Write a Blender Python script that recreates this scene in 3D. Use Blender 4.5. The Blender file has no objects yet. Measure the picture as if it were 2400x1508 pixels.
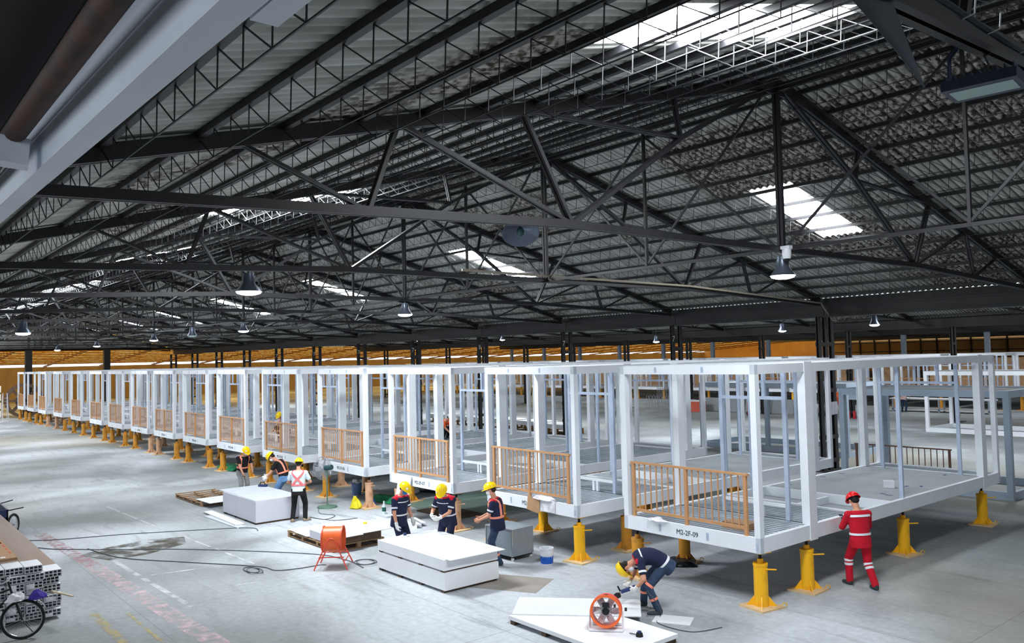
import bpy, bmesh, math, random
from mathutils import Vector, Matrix
random.seed(7)
PI = math.pi
SC = bpy.context.scene
COL = SC.collection
# ------------------------------------------------------------------ camera
cam_d = bpy.data.cameras.new('camera')
cam = bpy.data.objects.new('camera', cam_d)
COL.objects.link(cam)
FPX, YAW, PIT, ROL = 1903.93, 0.87955, 0.04473, -0.0240
cam_d.sensor_width = 36.0
cam_d.lens = FPX / 2400 * 36.0
cam_d.clip_start = 0.05
cam_d.clip_end = 500
_f = Vector((-math.sin(YAW) * math.cos(PIT), math.cos(YAW) * math.cos(PIT), math.sin(PIT)))
_r = Vector((math.cos(YAW), math.sin(YAW), 0))
_u = _r.cross(_f)
_r2 = _r * math.cos(ROL) + _u * math.sin(ROL)
_u2 = -_r * math.sin(ROL) + _u * math.cos(ROL)
_m = Matrix((_r2, _u2, -_f)).transposed().to_4x4()
_m.translation = Vector((0, 0, 4.232))
cam.matrix_world = _m
SC.camera = cam
# ------------------------------------------------------------------ world and exposure
SC.view_settings.view_transform = 'Standard'
SC.view_settings.look = 'None'
SC.view_settings.gamma = 1.0
SC.view_settings.use_curve_mapping = False
SC.view_settings.exposure = 0.68
W = bpy.data.worlds.new('world')
SC.world = W
W.use_nodes = True
bg = W.node_tree.nodes['Background']
bg.inputs[0].default_value = (0.86, 0.93, 1.0, 1)
bg.inputs[1].default_value = 1.35
SKY_W = 620.0      # watts of daylight through one roof light
# daylight through the roof lights: (x, y, z, slope sign)
SKY_R = [-11.5, -25.0, -37.9, -51.2, -63.6, -75.6]
SKY_L = [-5.35, -17.55, -29.2, -41.8, -54.6, -67.4, -80.0]
RIDGE_Y, RIDGE_Z, SLOPE = 13.72, 9.50, 0.258
EAVE0, EAVE1 = 0.44, 27.0
X0H, X1H = -88.6, 7.0
def roof_z(y):
    return RIDGE_Z - SLOPE * abs(y - RIDGE_Y)
def sky_light(x, y, z=None, e=None):
    l = bpy.data.lights.new('daylight', 'AREA')
    l.shape = 'RECTANGLE'
    l.size, l.size_y = 1.12, 3.6
    l.energy = e or SKY_W
    l.color = (0.93, 0.97, 1.0)
    o = bpy.data.objects.new('daylight', l)
    COL.objects.link(o)
    s = 1 if y < RIDGE_Y else -1
    o.location = (x, y, roof_z(y) - 0.005 if z is None else z)
    if z is not None:
        s = 1
    o.rotation_euler = (s * math.atan(SLOPE), 0, 0)
    o.visible_camera = True
for _x in SKY_R:
    sky_light(_x, 19.8, None, SKY_W * 0.42)
for _x in SKY_L:
    sky_light(_x, 7.8, None, SKY_W * (0.75 if _x > -10 else 1.3 if _x > -25 else 1.0))
for _k in range(6):     # roof lights added to brighten the second and third bays
    for _y, _e in ((34.2, 1.05), (56.2, 0.4)):
        sky_light(-12.0 - 12.8 * _k, _y, 5.98 + SLOPE * 7.2 - 0.01, SKY_W * _e)
# ------------------------------------------------------------------ materials
MATS = {}
def srgb(c):
    return tuple(((v / 12.92) if v <= 0.04045 else ((v + 0.055) / 1.055) ** 2.4) for v in [k / 255 for k in c]) + (1,)
def mat(name, rgb, rough=0.6, metal=0.0, var=0.12, scale=6.0, bump=0.0, rgb2=None, thr=None, emit=None, coord='Object', stretch=(1, 1, 1), spec=0.4):
    """procedural material: base colour broken up by noise, optional second colour in patches"""
    m = bpy.data.materials.new(name)
    m.use_nodes = True
    nt = m.node_tree
    b = nt.nodes['Principled BSDF']
    b.inputs['Roughness'].default_value = rough
    b.inputs['Metallic'].default_value = metal
    b.inputs['Specular IOR Level'].default_value = spec
    tc = nt.nodes.new('ShaderNodeTexCoord')
    mp = nt.nodes.new('ShaderNodeMapping')
    mp.inputs['Scale'].default_value = stretch
    nt.links.new(tc.outputs[coord], mp.inputs[0])
    n = nt.nodes.new('ShaderNodeTexNoise')
    n.inputs['Scale'].default_value = scale
    n.inputs['Detail'].default_value = 5
    nt.links.new(mp.outputs[0], n.inputs['Vector'])
    r = nt.nodes.new('ShaderNodeValToRGB')
    c = srgb(rgb)
    if rgb2 is None:
        r.color_ramp.elements[0].color = tuple(v * (1 - var) for v in c[:3]) + (1,)
        r.color_ramp.elements[1].color = tuple(min(1, v * (1 + var)) for v in c[:3]) + (1,)
        r.color_ramp.elements[0].position = 0.3
        r.color_ramp.elements[1].position = 0.7
    else:
        t = thr or 0.5
        r.color_ramp.elements[0].color = c
        r.color_ramp.elements[1].color = srgb(rgb2)
        r.color_ramp.elements[0].position = t - 0.08
        r.color_ramp.elements[1].position = t + 0.08
    nt.links.new(n.outputs['Fac'], r.inputs['Fac'])
    nt.links.new(r.outputs['Color'], b.inputs['Base Color'])
    if bump:
        bp = nt.nodes.new('ShaderNodeBump')
        bp.inputs['Strength'].default_value = bump
        bp.inputs['Distance'].default_value = 0.01
        nt.links.new(n.outputs['Fac'], bp.inputs['Height'])
        nt.links.new(bp.outputs['Normal'], b.inputs['Normal'])
    if emit:
        b.inputs['Emission Color'].default_value = srgb(rgb)
        b.inputs['Emission Strength'].default_value = emit
    MATS[name] = m
    return m
mat('steel_dark', (27, 27, 31), 0.5, 0.0, 0.3, 3, rgb2=None, spec=0.5)
mat('steel_dark_rust', (22, 21, 22), 0.6, 0, 0.3, 2, rgb2=(40, 32, 28), thr=0.62)
mat('beam_white', (226, 233, 245), 0.45, 0, 0.06, 1.5)
mat('pipe_rust', (74, 48, 40), 0.7, 0, 0.3, 4, rgb2=(34, 28, 28), thr=0.55)
mat('frame_white', (228, 233, 240), 0.35, 0, 0.04, 2)
mat('frame_grey', (158, 174, 192), 0.4, 0, 0.06, 2)
mat('deck_galv', (176, 186, 196), 0.35, 0.35, 0.15, 3)
mat('gap_shade', (66, 72, 80), 0.6, 0, 0.2, 3)  # shade between ribs and joists, put into the colour
mat('stud_galv', (186, 200, 222), 0.3, 0.25, 0.08, 4)
mat('slab', (150, 156, 160), 0.8, 0, 0.1, 1.4, bump=0.1)
mat('rail_brown', (190, 142, 98), 0.5, 0, 0.08, 5)
mat('rail_dark', (98, 70, 56), 0.5, 0, 0.1, 5)
mat('ink', (52, 60, 70), 0.8)
mat('plate_grey', (172, 186, 206), 0.5)
mat('jack_yellow', (246, 184, 22), 0.45, 0, 0.08, 5, rgb2=(222, 160, 30), thr=0.62)
mat('jack_ochre', (206, 142, 40), 0.55, 0, 0.1, 5, rgb2=(176, 124, 56), thr=0.58)
mat('jack_dusty', (206, 164, 132), 0.8, 0, 0.1, 6, rgb2=(176, 128, 88), thr=0.6)
mat('jack_plate', (214, 184, 140), 0.8, 0, 0.12, 6)
mat('screw_black', (28, 26, 26), 0.45, 0.5)
mat('board_white', (222, 226, 229), 0.75, 0, 0.03, 2)
mat('board_grey', (190, 196, 204), 0.75, 0, 0.04, 3)
mat('board_edge', (206, 206, 214), 0.8, 0, 0.05, 30, stretch=(0.2, 0.2, 6))
mat('timber', (150, 122, 92), 0.85, 0, 0.25, 6, stretch=(1, 6, 6))
mat('timber_dark', (92, 74, 60), 0.9, 0, 0.25, 6)
mat('timber_pale', (206, 190, 160), 0.85, 0, 0.15, 6)
mat('orange_paint', (236, 106, 52), 0.4, 0, 0.08, 4)
mat('orange_red', (226, 84, 64), 0.45, 0, 0.1, 4)
mat('rubber', (26, 26, 28), 0.8, 0, 0.2, 8)
mat('chrome', (190, 194, 198), 0.25, 0.8, 0.05, 6)
mat('galv_box', (150, 162, 172), 0.4, 0.4, 0.1, 3)
mat('cardboard', (176, 140, 104), 0.9, 0, 0.08, 5)
mat('cardboard_red', (190, 92, 72), 0.9, 0, 0.1, 20)
mat('kraft', (168, 134, 104), 0.85, 0, 0.06, 2)
mat('alu', (214, 216, 222), 0.4, 0.2, 0.1, 6)
mat('wrap', (206, 204, 212), 0.35, 0, 0.1, 7, rgb2=(236, 238, 242), thr=0.5)
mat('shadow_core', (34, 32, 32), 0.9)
mat('net_green', (30, 128, 82), 0.8, 0, 0.3, 14, bump=0.6)
mat('sheet_green', (120, 146, 134), 0.5, 0, 0.08, 1.5)
mat('plastic_black', (24, 26, 34), 0.35, 0, 0.2, 5, bump=0.5)
mat('plastic_white', (226, 230, 236), 0.4, 0, 0.05, 5)
mat('plastic_blue', (24, 92, 190), 0.4, 0, 0.1, 5)
mat('bag_yellow', (222, 206, 36), 0.5, 0, 0.12, 6, bump=0.4)
mat('pet_clear', (196, 214, 216), 0.15, 0, 0.04, 4)
mat('label_green', (16, 84, 70), 0.5)
mat('water_blue', (104, 130, 176), 0.2, 0, 0.1, 4)
mat('fan_green', (92, 122, 108), 0.45, 0, 0.1, 4)
mat('motor_teal', (38, 72, 78), 0.5, 0, 0.1, 4)
mat('wire', (176, 180, 188), 0.35, 0.5)
mat('cable', (80, 86, 90), 0.7)
mat('navy', (26, 34, 64), 0.9, 0, 0.15, 10)
mat('jeans', (98, 138, 182), 0.95, 0, 0.15, 12)
mat('jeans_dark', (50, 66, 92), 0.95, 0, 0.25, 12)
mat('cloth_black', (22, 22, 26), 0.95, 0, 0.15, 10)
mat('cloth_grey', (138, 140, 142), 0.95, 0, 0.12, 10)
mat('cloth_white', (214, 228, 236), 0.95, 0, 0.05, 10)
mat('cloth_red', (196, 16, 42), 0.9, 0, 0.08, 10)
mat('cloth_orange', (240, 96, 44), 0.9, 0, 0.08, 10)
mat('cloth_pink', (222, 180, 176), 0.95, 0, 0.2, 30)
mat('strap_pink', (250, 118, 122), 0.7)
mat('strap_salmon', (248, 148, 124), 0.7)
mat('reflect', (232, 236, 244), 0.4)
mat('skin', (206, 150, 122), 0.6, 0, 0.06, 12)
mat('hair', (26, 22, 22), 0.7)
mat('helmet_yellow', (255, 214, 10), 0.3, 0, 0.03, 4)
mat('helmet_red', (222, 24, 28), 0.3, 0, 0.03, 4)
mat('helmet_white', (226, 228, 232), 0.35, 0, 0.03, 4)
mat('mask_white', (228, 232, 240), 0.8)
mat('mask_blue', (36, 122, 190), 0.8)
mat('glove_white', (228, 228, 226), 0.95, 0, 0.06, 20)
mat('shoe_dark', (54, 62, 64), 0.8, 0, 0.2, 12)
mat('shoe_tan', (156, 138, 112), 0.8, 0, 0.2, 12)
mat('sole', (160, 170, 180), 0.8)
mat('grinder_blue', (38, 56, 104), 0.45)
mat('cart_blue', (30, 42, 78), 0.5, 0, 0.15, 3)
mat('cloth_violet', (64, 44, 150), 0.6, 0, 0.2, 9, bump=0.5)
mat('lamp_metal', (96, 104, 120), 0.35, 0.6)
mat('lamp_glow', (255, 255, 255), 0.5, emit=12.0)
mat('flood_glass', (178, 204, 200), 0.2, 0, 0.05, 5)
mat('flood_body', (62, 70, 92), 0.4, 0.4)
mat('fabric_grey', (98, 102, 110), 0.9, 0, 0.08, 4)
mat('sign_paper', (206, 206, 220), 0.8)
mat('paint_white', (226, 228, 230), 0.7)
mat('paint_yellow', (214, 188, 108), 0.8)
mat('extinguisher_red', (186, 30, 44), 0.4)
mat('box_cream', (226, 216, 206), 0.8, 0, 0.05, 3)
mat('strap_green', (74, 104, 72), 0.8)
mat('conduit', (150, 142, 126), 0.5)
mat('annex_steel', (122, 84, 34), 0.6, 0, 0.2, 3)
mat('patch', (146, 140, 134), 0.9, 0, 0.12, 2.5)
mat('dirt_brown', (96, 78, 66), 0.9, 0, 0.2, 5)
def M(n):
    return MATS[n]
# ------------------------------------------------------------------ mesh builder
class MB:
    def __init__(s):
        s.v, s.f = [], []
    def add(s, vs, fs):
        n = len(s.v)
        s.v.extend([tuple(p) for p in vs])
        s.f.extend([tuple(i + n for i in q) for q in fs])
        return s
    def box(s, x0, x1, y0, y1, z0, z1, R=None, o=None):
        p = [(x0, y0, z0), (x1, y0, z0), (x1, y1, z0), (x0, y1, z0), (x0, y0, z1), (x1, y0, z1), (x1, y1, z1), (x0, y1, z1)]
        if R is not None:
            p = [R @ Vector(q) for q in p]
        if o is not None:
            p = [Vector(q) + Vector(o) for q in p]
        return s.add(p, [(3, 2, 1, 0), (4, 5, 6, 7), (0, 1, 5, 4), (1, 2, 6, 5), (2, 3, 7, 6), (3, 0, 4, 7)])
    def bar(s, p, q, w, h, up=(0, 0, 1)):
        """rectangular bar from p to q, w across, h along up"""
        p, q = Vector(p), Vector(q)
        d = (q - p).normalized()
        u = Vector(up)
        if abs(d.dot(u)) > 0.98:
            u = Vector((0, 1, 0)) if abs(d.y) < 0.9 else Vector((1, 0, 0))
        a = d.cross(u).normalized() * (w / 2)
        b = a.cross(d).normalized() * (h / 2)
        vs = [p - a - b, p + a - b, p + a + b, p - a + b, q - a - b, q + a - b, q + a + b, q - a + b]
        return s.add(vs, [(3, 2, 1, 0), (4, 5, 6, 7), (0, 1, 5, 4), (1, 2, 6, 5), (2, 3, 7, 6), (3, 0, 4, 7)])
    def cyl(s, p, q, r0, r1=None, n=12, cap=True):
        p, q = Vector(p), Vector(q)
        r1 = r0 if r1 is None else r1
        d = (q - p).normalized()
        a = d.orthogonal().normalized()
        b = d.cross(a)
        vs = []
        for k in range(n):
            t = 2 * PI * k / n
            vs.append(p + (a * math.cos(t) + b * math.sin(t)) * r0)
        for k in range(n):
            t = 2 * PI * k / n
            vs.append(q + (a * math.cos(t) + b * math.sin(t)) * r1)
        fs = [(k, (k + 1) % n, n + (k + 1) % n, n + k) for k in range(n)]
        if cap:
            fs += [tuple(range(n - 1, -1, -1)), tuple(range(n, 2 * n))]
        return s.add(vs, fs)
    def tube(s, pts, r, n=8, closed=False, cap=True):
        pts = [Vector(p) for p in pts]
        N = len(pts)
        vs = []
        ref = None
        for i, p in enumerate(pts):
            a = pts[(i - 1) % N] if (closed or i > 0) else p
            b = pts[(i + 1) % N] if (closed or i < N - 1) else p
            d = (b - a).normalized()
            if ref is None:
                ref = d.orthogonal().normalized()
            ref = (ref - d * ref.dot(d)).normalized()
            c = d.cross(ref)
            rr = r[i] if isinstance(r, (list, tuple)) else r
            for k in range(n):
                t = 2 * PI * k / n
                vs.append(p + (ref * math.cos(t) + c * math.sin(t)) * rr)
        fs = []
        for i in range(N if closed else N - 1):
            j = (i + 1) % N
            for k in range(n):
                fs.append((i * n + k, i * n + (k + 1) % n, j * n + (k + 1) % n, j * n + k))
        if cap and not closed:
            fs += [tuple(range(n - 1, -1, -1)), tuple(range((N - 1) * n, N * n))]
        return s.add(vs, fs)
    def lathe(s, prof, n=20, o=(0, 0, 0), R=None, close=False):
        """prof: list of (r, z) about local z"""
        vs = []
        for r, z in prof:
            for k in range(n):
                t = 2 * PI * k / n
                q = Vector((r * math.cos(t), r * math.sin(t), z))
                if R is not None:
                    q = R @ q
                vs.append(q + Vector(o))
        fs = []
        L = len(prof)
        for i in range(L if close else L - 1):
            j = (i + 1) % L
            for k in range(n):
                fs.append((i * n + k, i * n + (k + 1) % n, j * n + (k + 1) % n, j * n + k))
        if not close:
            fs += [tuple(range(n - 1, -1, -1)), tuple(range((L - 1) * n, L * n))]
        return s.add(vs, fs)
    def ell(s, c, rad, R=None, nu=14, nv=9):
        vs = []
        c = Vector(c)
        for i in range(nv + 1):
            ph = -PI / 2 + PI * i / nv
            if i in (0, nv):
                q = Vector((0, 0, rad[2] * math.sin(ph)))
                vs.append((R @ q if R is not None else q) + c)
                continue
            for k in range(nu):
                t = 2 * PI * k / nu
                q = Vector((rad[0] * math.cos(ph) * math.cos(t), rad[1] * math.cos(ph) * math.sin(t), rad[2] * math.sin(ph)))
                vs.append((R @ q if R is not None else q) + c)
        fs = []
        def ix(i, k):
            return 0 if i == 0 else (1 + (nv - 1) * nu if i == nv else 1 + (i - 1) * nu + k % nu)
        for i in range(nv):
            for k in range(nu):
                if i == 0:
                    fs.append((0, ix(1, k + 1), ix(1, k)))
                elif i == nv - 1:
                    fs.append((ix(i, k), ix(i, k + 1), ix(nv, 0)))
                else:
                    fs.append((ix(i, k), ix(i, k + 1), ix(i + 1, k + 1), ix(i + 1, k)))
        return s.add(vs, fs)
    def cap(s, p, q, r0, r1=None, n=12):
        """tapered capsule with round ends"""
        r1 = r0 if r1 is None else r1
        s.cyl(p, q, r0, r1, n)
        s.ell(p, (r0, r0, r0), None, n, 6)
        s.ell(q, (r1, r1, r1), None, n, 6)
        return s
    def prism(s, poly, z0, z1, R=None, o=None):
        n = len(poly)
        vs = [Vector((x, y, z0)) for x, y in poly] + [Vector((x, y, z1)) for x, y in poly]
        if R is not None:
            vs = [R @ q for q in vs]
        if o is not None:
            vs = [q + Vector(o) for q in vs]
        return s.add(vs, [tuple(range(n - 1, -1, -1)), tuple(range(n, 2 * n))] + [(k, (k + 1) % n, n + (k + 1) % n, n + k) for k in range(n)])
    def mesh(s, name, m, smooth=False, angle=40):
        me = bpy.data.meshes.new(name)
        me.from_pydata(s.v, [], s.f)
        me.materials.append(M(m) if isinstance(m, str) else m)
        if smooth:
            me.polygons.foreach_set('use_smooth', [True] * len(me.polygons))
            me.update()
            if angle:
                me.set_sharp_from_angle(angle=math.radians(angle))
        me.update()
        return me
    def obj(s, name, m, parent=None, smooth=False, angle=40, loc=None):
        return link(name, s.mesh(name, m, smooth, angle), parent, loc)
KIDS = {}
def link(name, data, parent=None, loc=None):
    o = bpy.data.objects.new(name, data)
    COL.objects.link(o)
    if parent is not None:
        o.parent = parent
        KIDS.setdefault(parent, []).append(o)
    if loc is not None:
        o.location = loc
    return o
def tag(o, label, cat, group=None, kind=None):
    if label:
        o['label'] = label
    if cat:
        o['category'] = cat
    if group:
        o['group'] = group
    if kind:
        o['kind'] = kind
    return o
def thing(name, label, cat, loc=(0, 0, 0), rz=0.0, group=None):
    o = link(name, None)
    o.location = loc
    o.rotation_euler = (0, 0, rz)
    o.empty_display_size = 0.1
    return tag(o, label, cat, group)
def struct(o):
    o['kind'] = 'structure'
    return o
def copy_tree(o, parent=None):
    c = o.copy()
    COL.objects.link(c)
    if parent is not None:
        c.parent = parent
        KIDS.setdefault(parent, []).append(c)
    for k in KIDS.get(o, []):
        copy_tree(k, c)
    return c
def dup(o, label, loc=None, rz=None, group=None):
    c = copy_tree(o)
    c['label'] = label
    if loc is not None:
        c.location = loc
    if rz is not None:
        c.rotation_euler = (0, 0, rz)
    if group:
        c['group'] = group
    return c
def text_mesh(name, s, size, m, parent, M4, ext=0.0015):
    cu = bpy.data.curves.new(name, 'FONT')
    cu.body = s
    cu.size = size
    cu.align_x = 'CENTER'
    cu.align_y = 'CENTER'
    cu.extrude = ext
    cu.resolution_u = 3
    t = bpy.data.objects.new(name, cu)
    COL.objects.link(t)
    bpy.context.view_layer.update()
    me = bpy.data.meshes.new_from_object(t.evaluated_get(bpy.context.evaluated_depsgraph_get()))
    bpy.data.objects.remove(t)
    bpy.data.curves.remove(cu)
    me.name = name
    me.materials.clear()
    me.materials.append(M(m))
    me.transform(M4)
    return link(name, me, parent)
ORD = ['first', 'second', 'third', 'fourth', 'fifth', 'sixth', 'seventh', 'eighth', 'ninth', 'tenth', 'eleventh', 'twelfth', 'thirteenth', 'fourteenth', 'fifteenth', 'sixteenth', 'seventeenth', 'eighteenth', 'nineteenth', 'twentieth', 'twenty-first', 'twenty-second', 'twenty-third', 'twenty-fourth', 'twenty-fifth', 'twenty-sixth', 'twenty-seventh', 'twenty-eighth']
# ------------------------------------------------------------------ floor
def floor_material():
    m = bpy.data.materials.new('concrete_floor')
    m.use_nodes = True
    nt = m.node_tree
    N, L = nt.nodes, nt.links
    b = N['Principled BSDF']
    b.inputs['Roughness'].default_value = 0.62
    b.inputs['Specular IOR Level'].default_value = 0.3
    tc = N.new('ShaderNodeTexCoord')
    def noise(scale, det, st=(1, 1, 1), rot=0, dist=0):
        mp = N.new('ShaderNodeMapping')
        mp.inputs['Scale'].default_value = st
        mp.inputs['Rotation'].default_value = (0, 0, rot)
        L.new(tc.outputs['Object'], mp.inputs[0])
        n = N.new('ShaderNodeTexNoise')
        n.inputs['Scale'].default_value = scale
        n.inputs['Detail'].default_value = det
        n.inputs['Distortion'].default_value = dist
        L.new(mp.outputs[0], n.inputs['Vector'])
        return n.outputs['Fac']
    def ramp(f, p0, c0, p1, c1):
        r = N.new('ShaderNodeValToRGB')
        r.color_ramp.elements[0].position, r.color_ramp.elements[1].position = p0, p1
        r.color_ramp.elements[0].color, r.color_ramp.elements[1].color = c0, c1
        L.new(f, r.inputs['Fac'])
        return r.outputs['Color']
    def mix(f, a, c, mode='MIX'):
        x = N.new('ShaderNodeMix')
        x.data_type = 'RGBA'
        x.blend_type = mode
        if isinstance(f, float):
            x.inputs[0].default_value = f
        else:
            L.new(f, x.inputs[0])
        for v, i in ((a, 6), (c, 7)):
            if isinstance(v, tuple):
                x.inputs[i].default_value = v
            else:
                L.new(v, x.inputs[i])
        return x.outputs[2]
    base = ramp(noise(0.22, 6), 0.32, srgb((112, 117, 118)), 0.68, srgb((160, 166, 169)))
    dust = ramp(noise(0.11, 7, (1, 1, 1), 0.4, 0.6), 0.50, (0, 0, 0, 1), 0.70, (1, 1, 1, 1))
    c = mix(dust, base, srgb((214, 220, 228)))
    streak = ramp(noise(1.6, 6, (0.35, 2.2, 1), 0.35, 0.5), 0.56, (0, 0, 0, 1), 0.72, (0.55, 0.55, 0.55, 1))
    c = mix(streak, c, srgb((122, 126, 128)))
    fine = ramp(noise(9.0, 8), 0.3, (0.86, 0.86, 0.86, 1), 0.7, (1.06, 1.06, 1.06, 1))
    c = mix(1.0, c, fine, 'MULTIPLY')
    warm = ramp(noise(0.07, 4, (1, 1, 1), 1.0), 0.52, (0, 0, 0, 1), 0.7, (0.5, 0.5, 0.5, 1))
    c = mix(warm, c, srgb((178, 166, 140)))
    # expansion joints of the slab, a thin dark grid
    br = N.new('ShaderNodeTexBrick')
    br.offset = 0.0
    br.inputs['Scale'].default_value = 1.0
    br.inputs['Mortar Size'].default_value = 0.012
    br.inputs['Brick Width'].default_value = 5.0
    br.inputs['Row Height'].default_value = 4.0
    br.inputs['Color1'].default_value = br.inputs['Color2'].default_value = (0, 0, 0, 1)
    br.inputs['Mortar'].default_value = (1, 1, 1, 1)
    L.new(tc.outputs['Object'], br.inputs['Vector'])
    jm = N.new('ShaderNodeMath')
    jm.operation = 'MULTIPLY'
    jm.inputs[1].default_value = 0.35
    L.new(br.outputs['Color'], jm.inputs[0])
    c = mix(jm.outputs[0], c, srgb((96, 98, 100)))
    L.new(c, b.inputs['Base Color'])
    return m
MATS['floor'] = floor_material()
fl = MB().box(-124, 14, -18, 164, -0.2, 0).obj('floor', 'floor')
struct(fl)
struct(MB().box(6.9, 7.1, -18, 96, 0, 6.0).obj('wall_light_block_right', 'steel_dark'))  # unseen wall, added to block light from the right
struct(MB().box(-60, 7, -13.3, -13.1, 0, 3.3).obj('wall_light_block_near', 'slab'))  # unseen low wall, added to cut fill light from behind the camera
def line_mat(name, rgb, thr, scale=3.0, alpha=0.6):
    """worn floor paint: paint where the noise is high, bare concrete shows through elsewhere"""
    m = mat(name, rgb, 0.8)
    nt = m.node_tree
    b = nt.nodes['Principled BSDF']
    tc = nt.nodes.new('ShaderNodeTexCoord')
    n = nt.nodes.new('ShaderNodeTexNoise')
    n.inputs['Scale'].default_value = scale
    n.inputs['Detail'].default_value = 7
    nt.links.new(tc.outputs['Object'], n.inputs['Vector'])
    r = nt.nodes.new('ShaderNodeValToRGB')
    r.color_ramp.elements[0].position = thr
    r.color_ramp.elements[1].position = thr + 0.3
    r.color_ramp.elements[1].color = (alpha, alpha, alpha, 1)
    nt.links.new(n.outputs['Fac'], r.inputs['Fac'])
    nt.links.new(r.outputs['Color'], b.inputs['Alpha'])
    return m
line_mat('line_pink', (220, 194, 202), 0.40, 6.0, 0.5)
line_mat('line_white', (226, 228, 234), 0.40, 2.5)
line_mat('line_yellow', (200, 184, 130), 0.38, 5.0, 0.55)
line_mat('oil', (84, 78, 68), 0.40, 2.2, 0.8)
line_mat('line_rose', (196, 140, 150), 0.42, 6.0, 0.5)
def floor_strip(pts, w, m, z=0.003, nm='painted_line'):
    b = MB()
    for p, q in zip(pts, pts[1:]):
        b.bar((p[0], p[1], z), (q[0], q[1], z), w, 0.002)
    return b.obj(nm, m, fl)
floor_strip([(-24.0, 4.0), (-19.3, 4.22)], 0.3, 'line_rose')
floor_strip([(-19.3, 4.22), (-14.0, 4.4), (-10.9, 4.55)], 0.34, 'line_pink')
floor_strip([(-21.0, 4.62), (-17.0, 4.72), (-14.8, 4.8)], 0.10, 'line_white')
floor_strip([(-15.6, 3.4), (-12.9, 3.4)], 0.14, 'line_yellow')
floor_strip([(-15.2, 3.85), (-12.6, 3.85)], 0.06, 'line_yellow')
floor_strip([(-27.2, 6.3), (-22.0, 6.5)], 0.06, 'line_white')
floor_strip([(-21.0, 6.6), (-17.0, 6.8)], 0.05, 'line_white')
floor_strip([(-17.6, 4.9), (-17.4, 5.9)], 0.05, 'line_white')
floor_strip([(-15.6, 5.9), (-15.4, 6.9)], 0.04, 'line_white')
b = MB()
b.prism([(-20.6, 4.2), (-19.6, 4.6), (-19.6, 5.4), (-20.1, 6.4), (-20.9, 6.6), (-21.2, 5.8), (-21.0, 4.8)], 0.004, 0.005)
b.obj('oil_stain', 'oil', fl)
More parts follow.
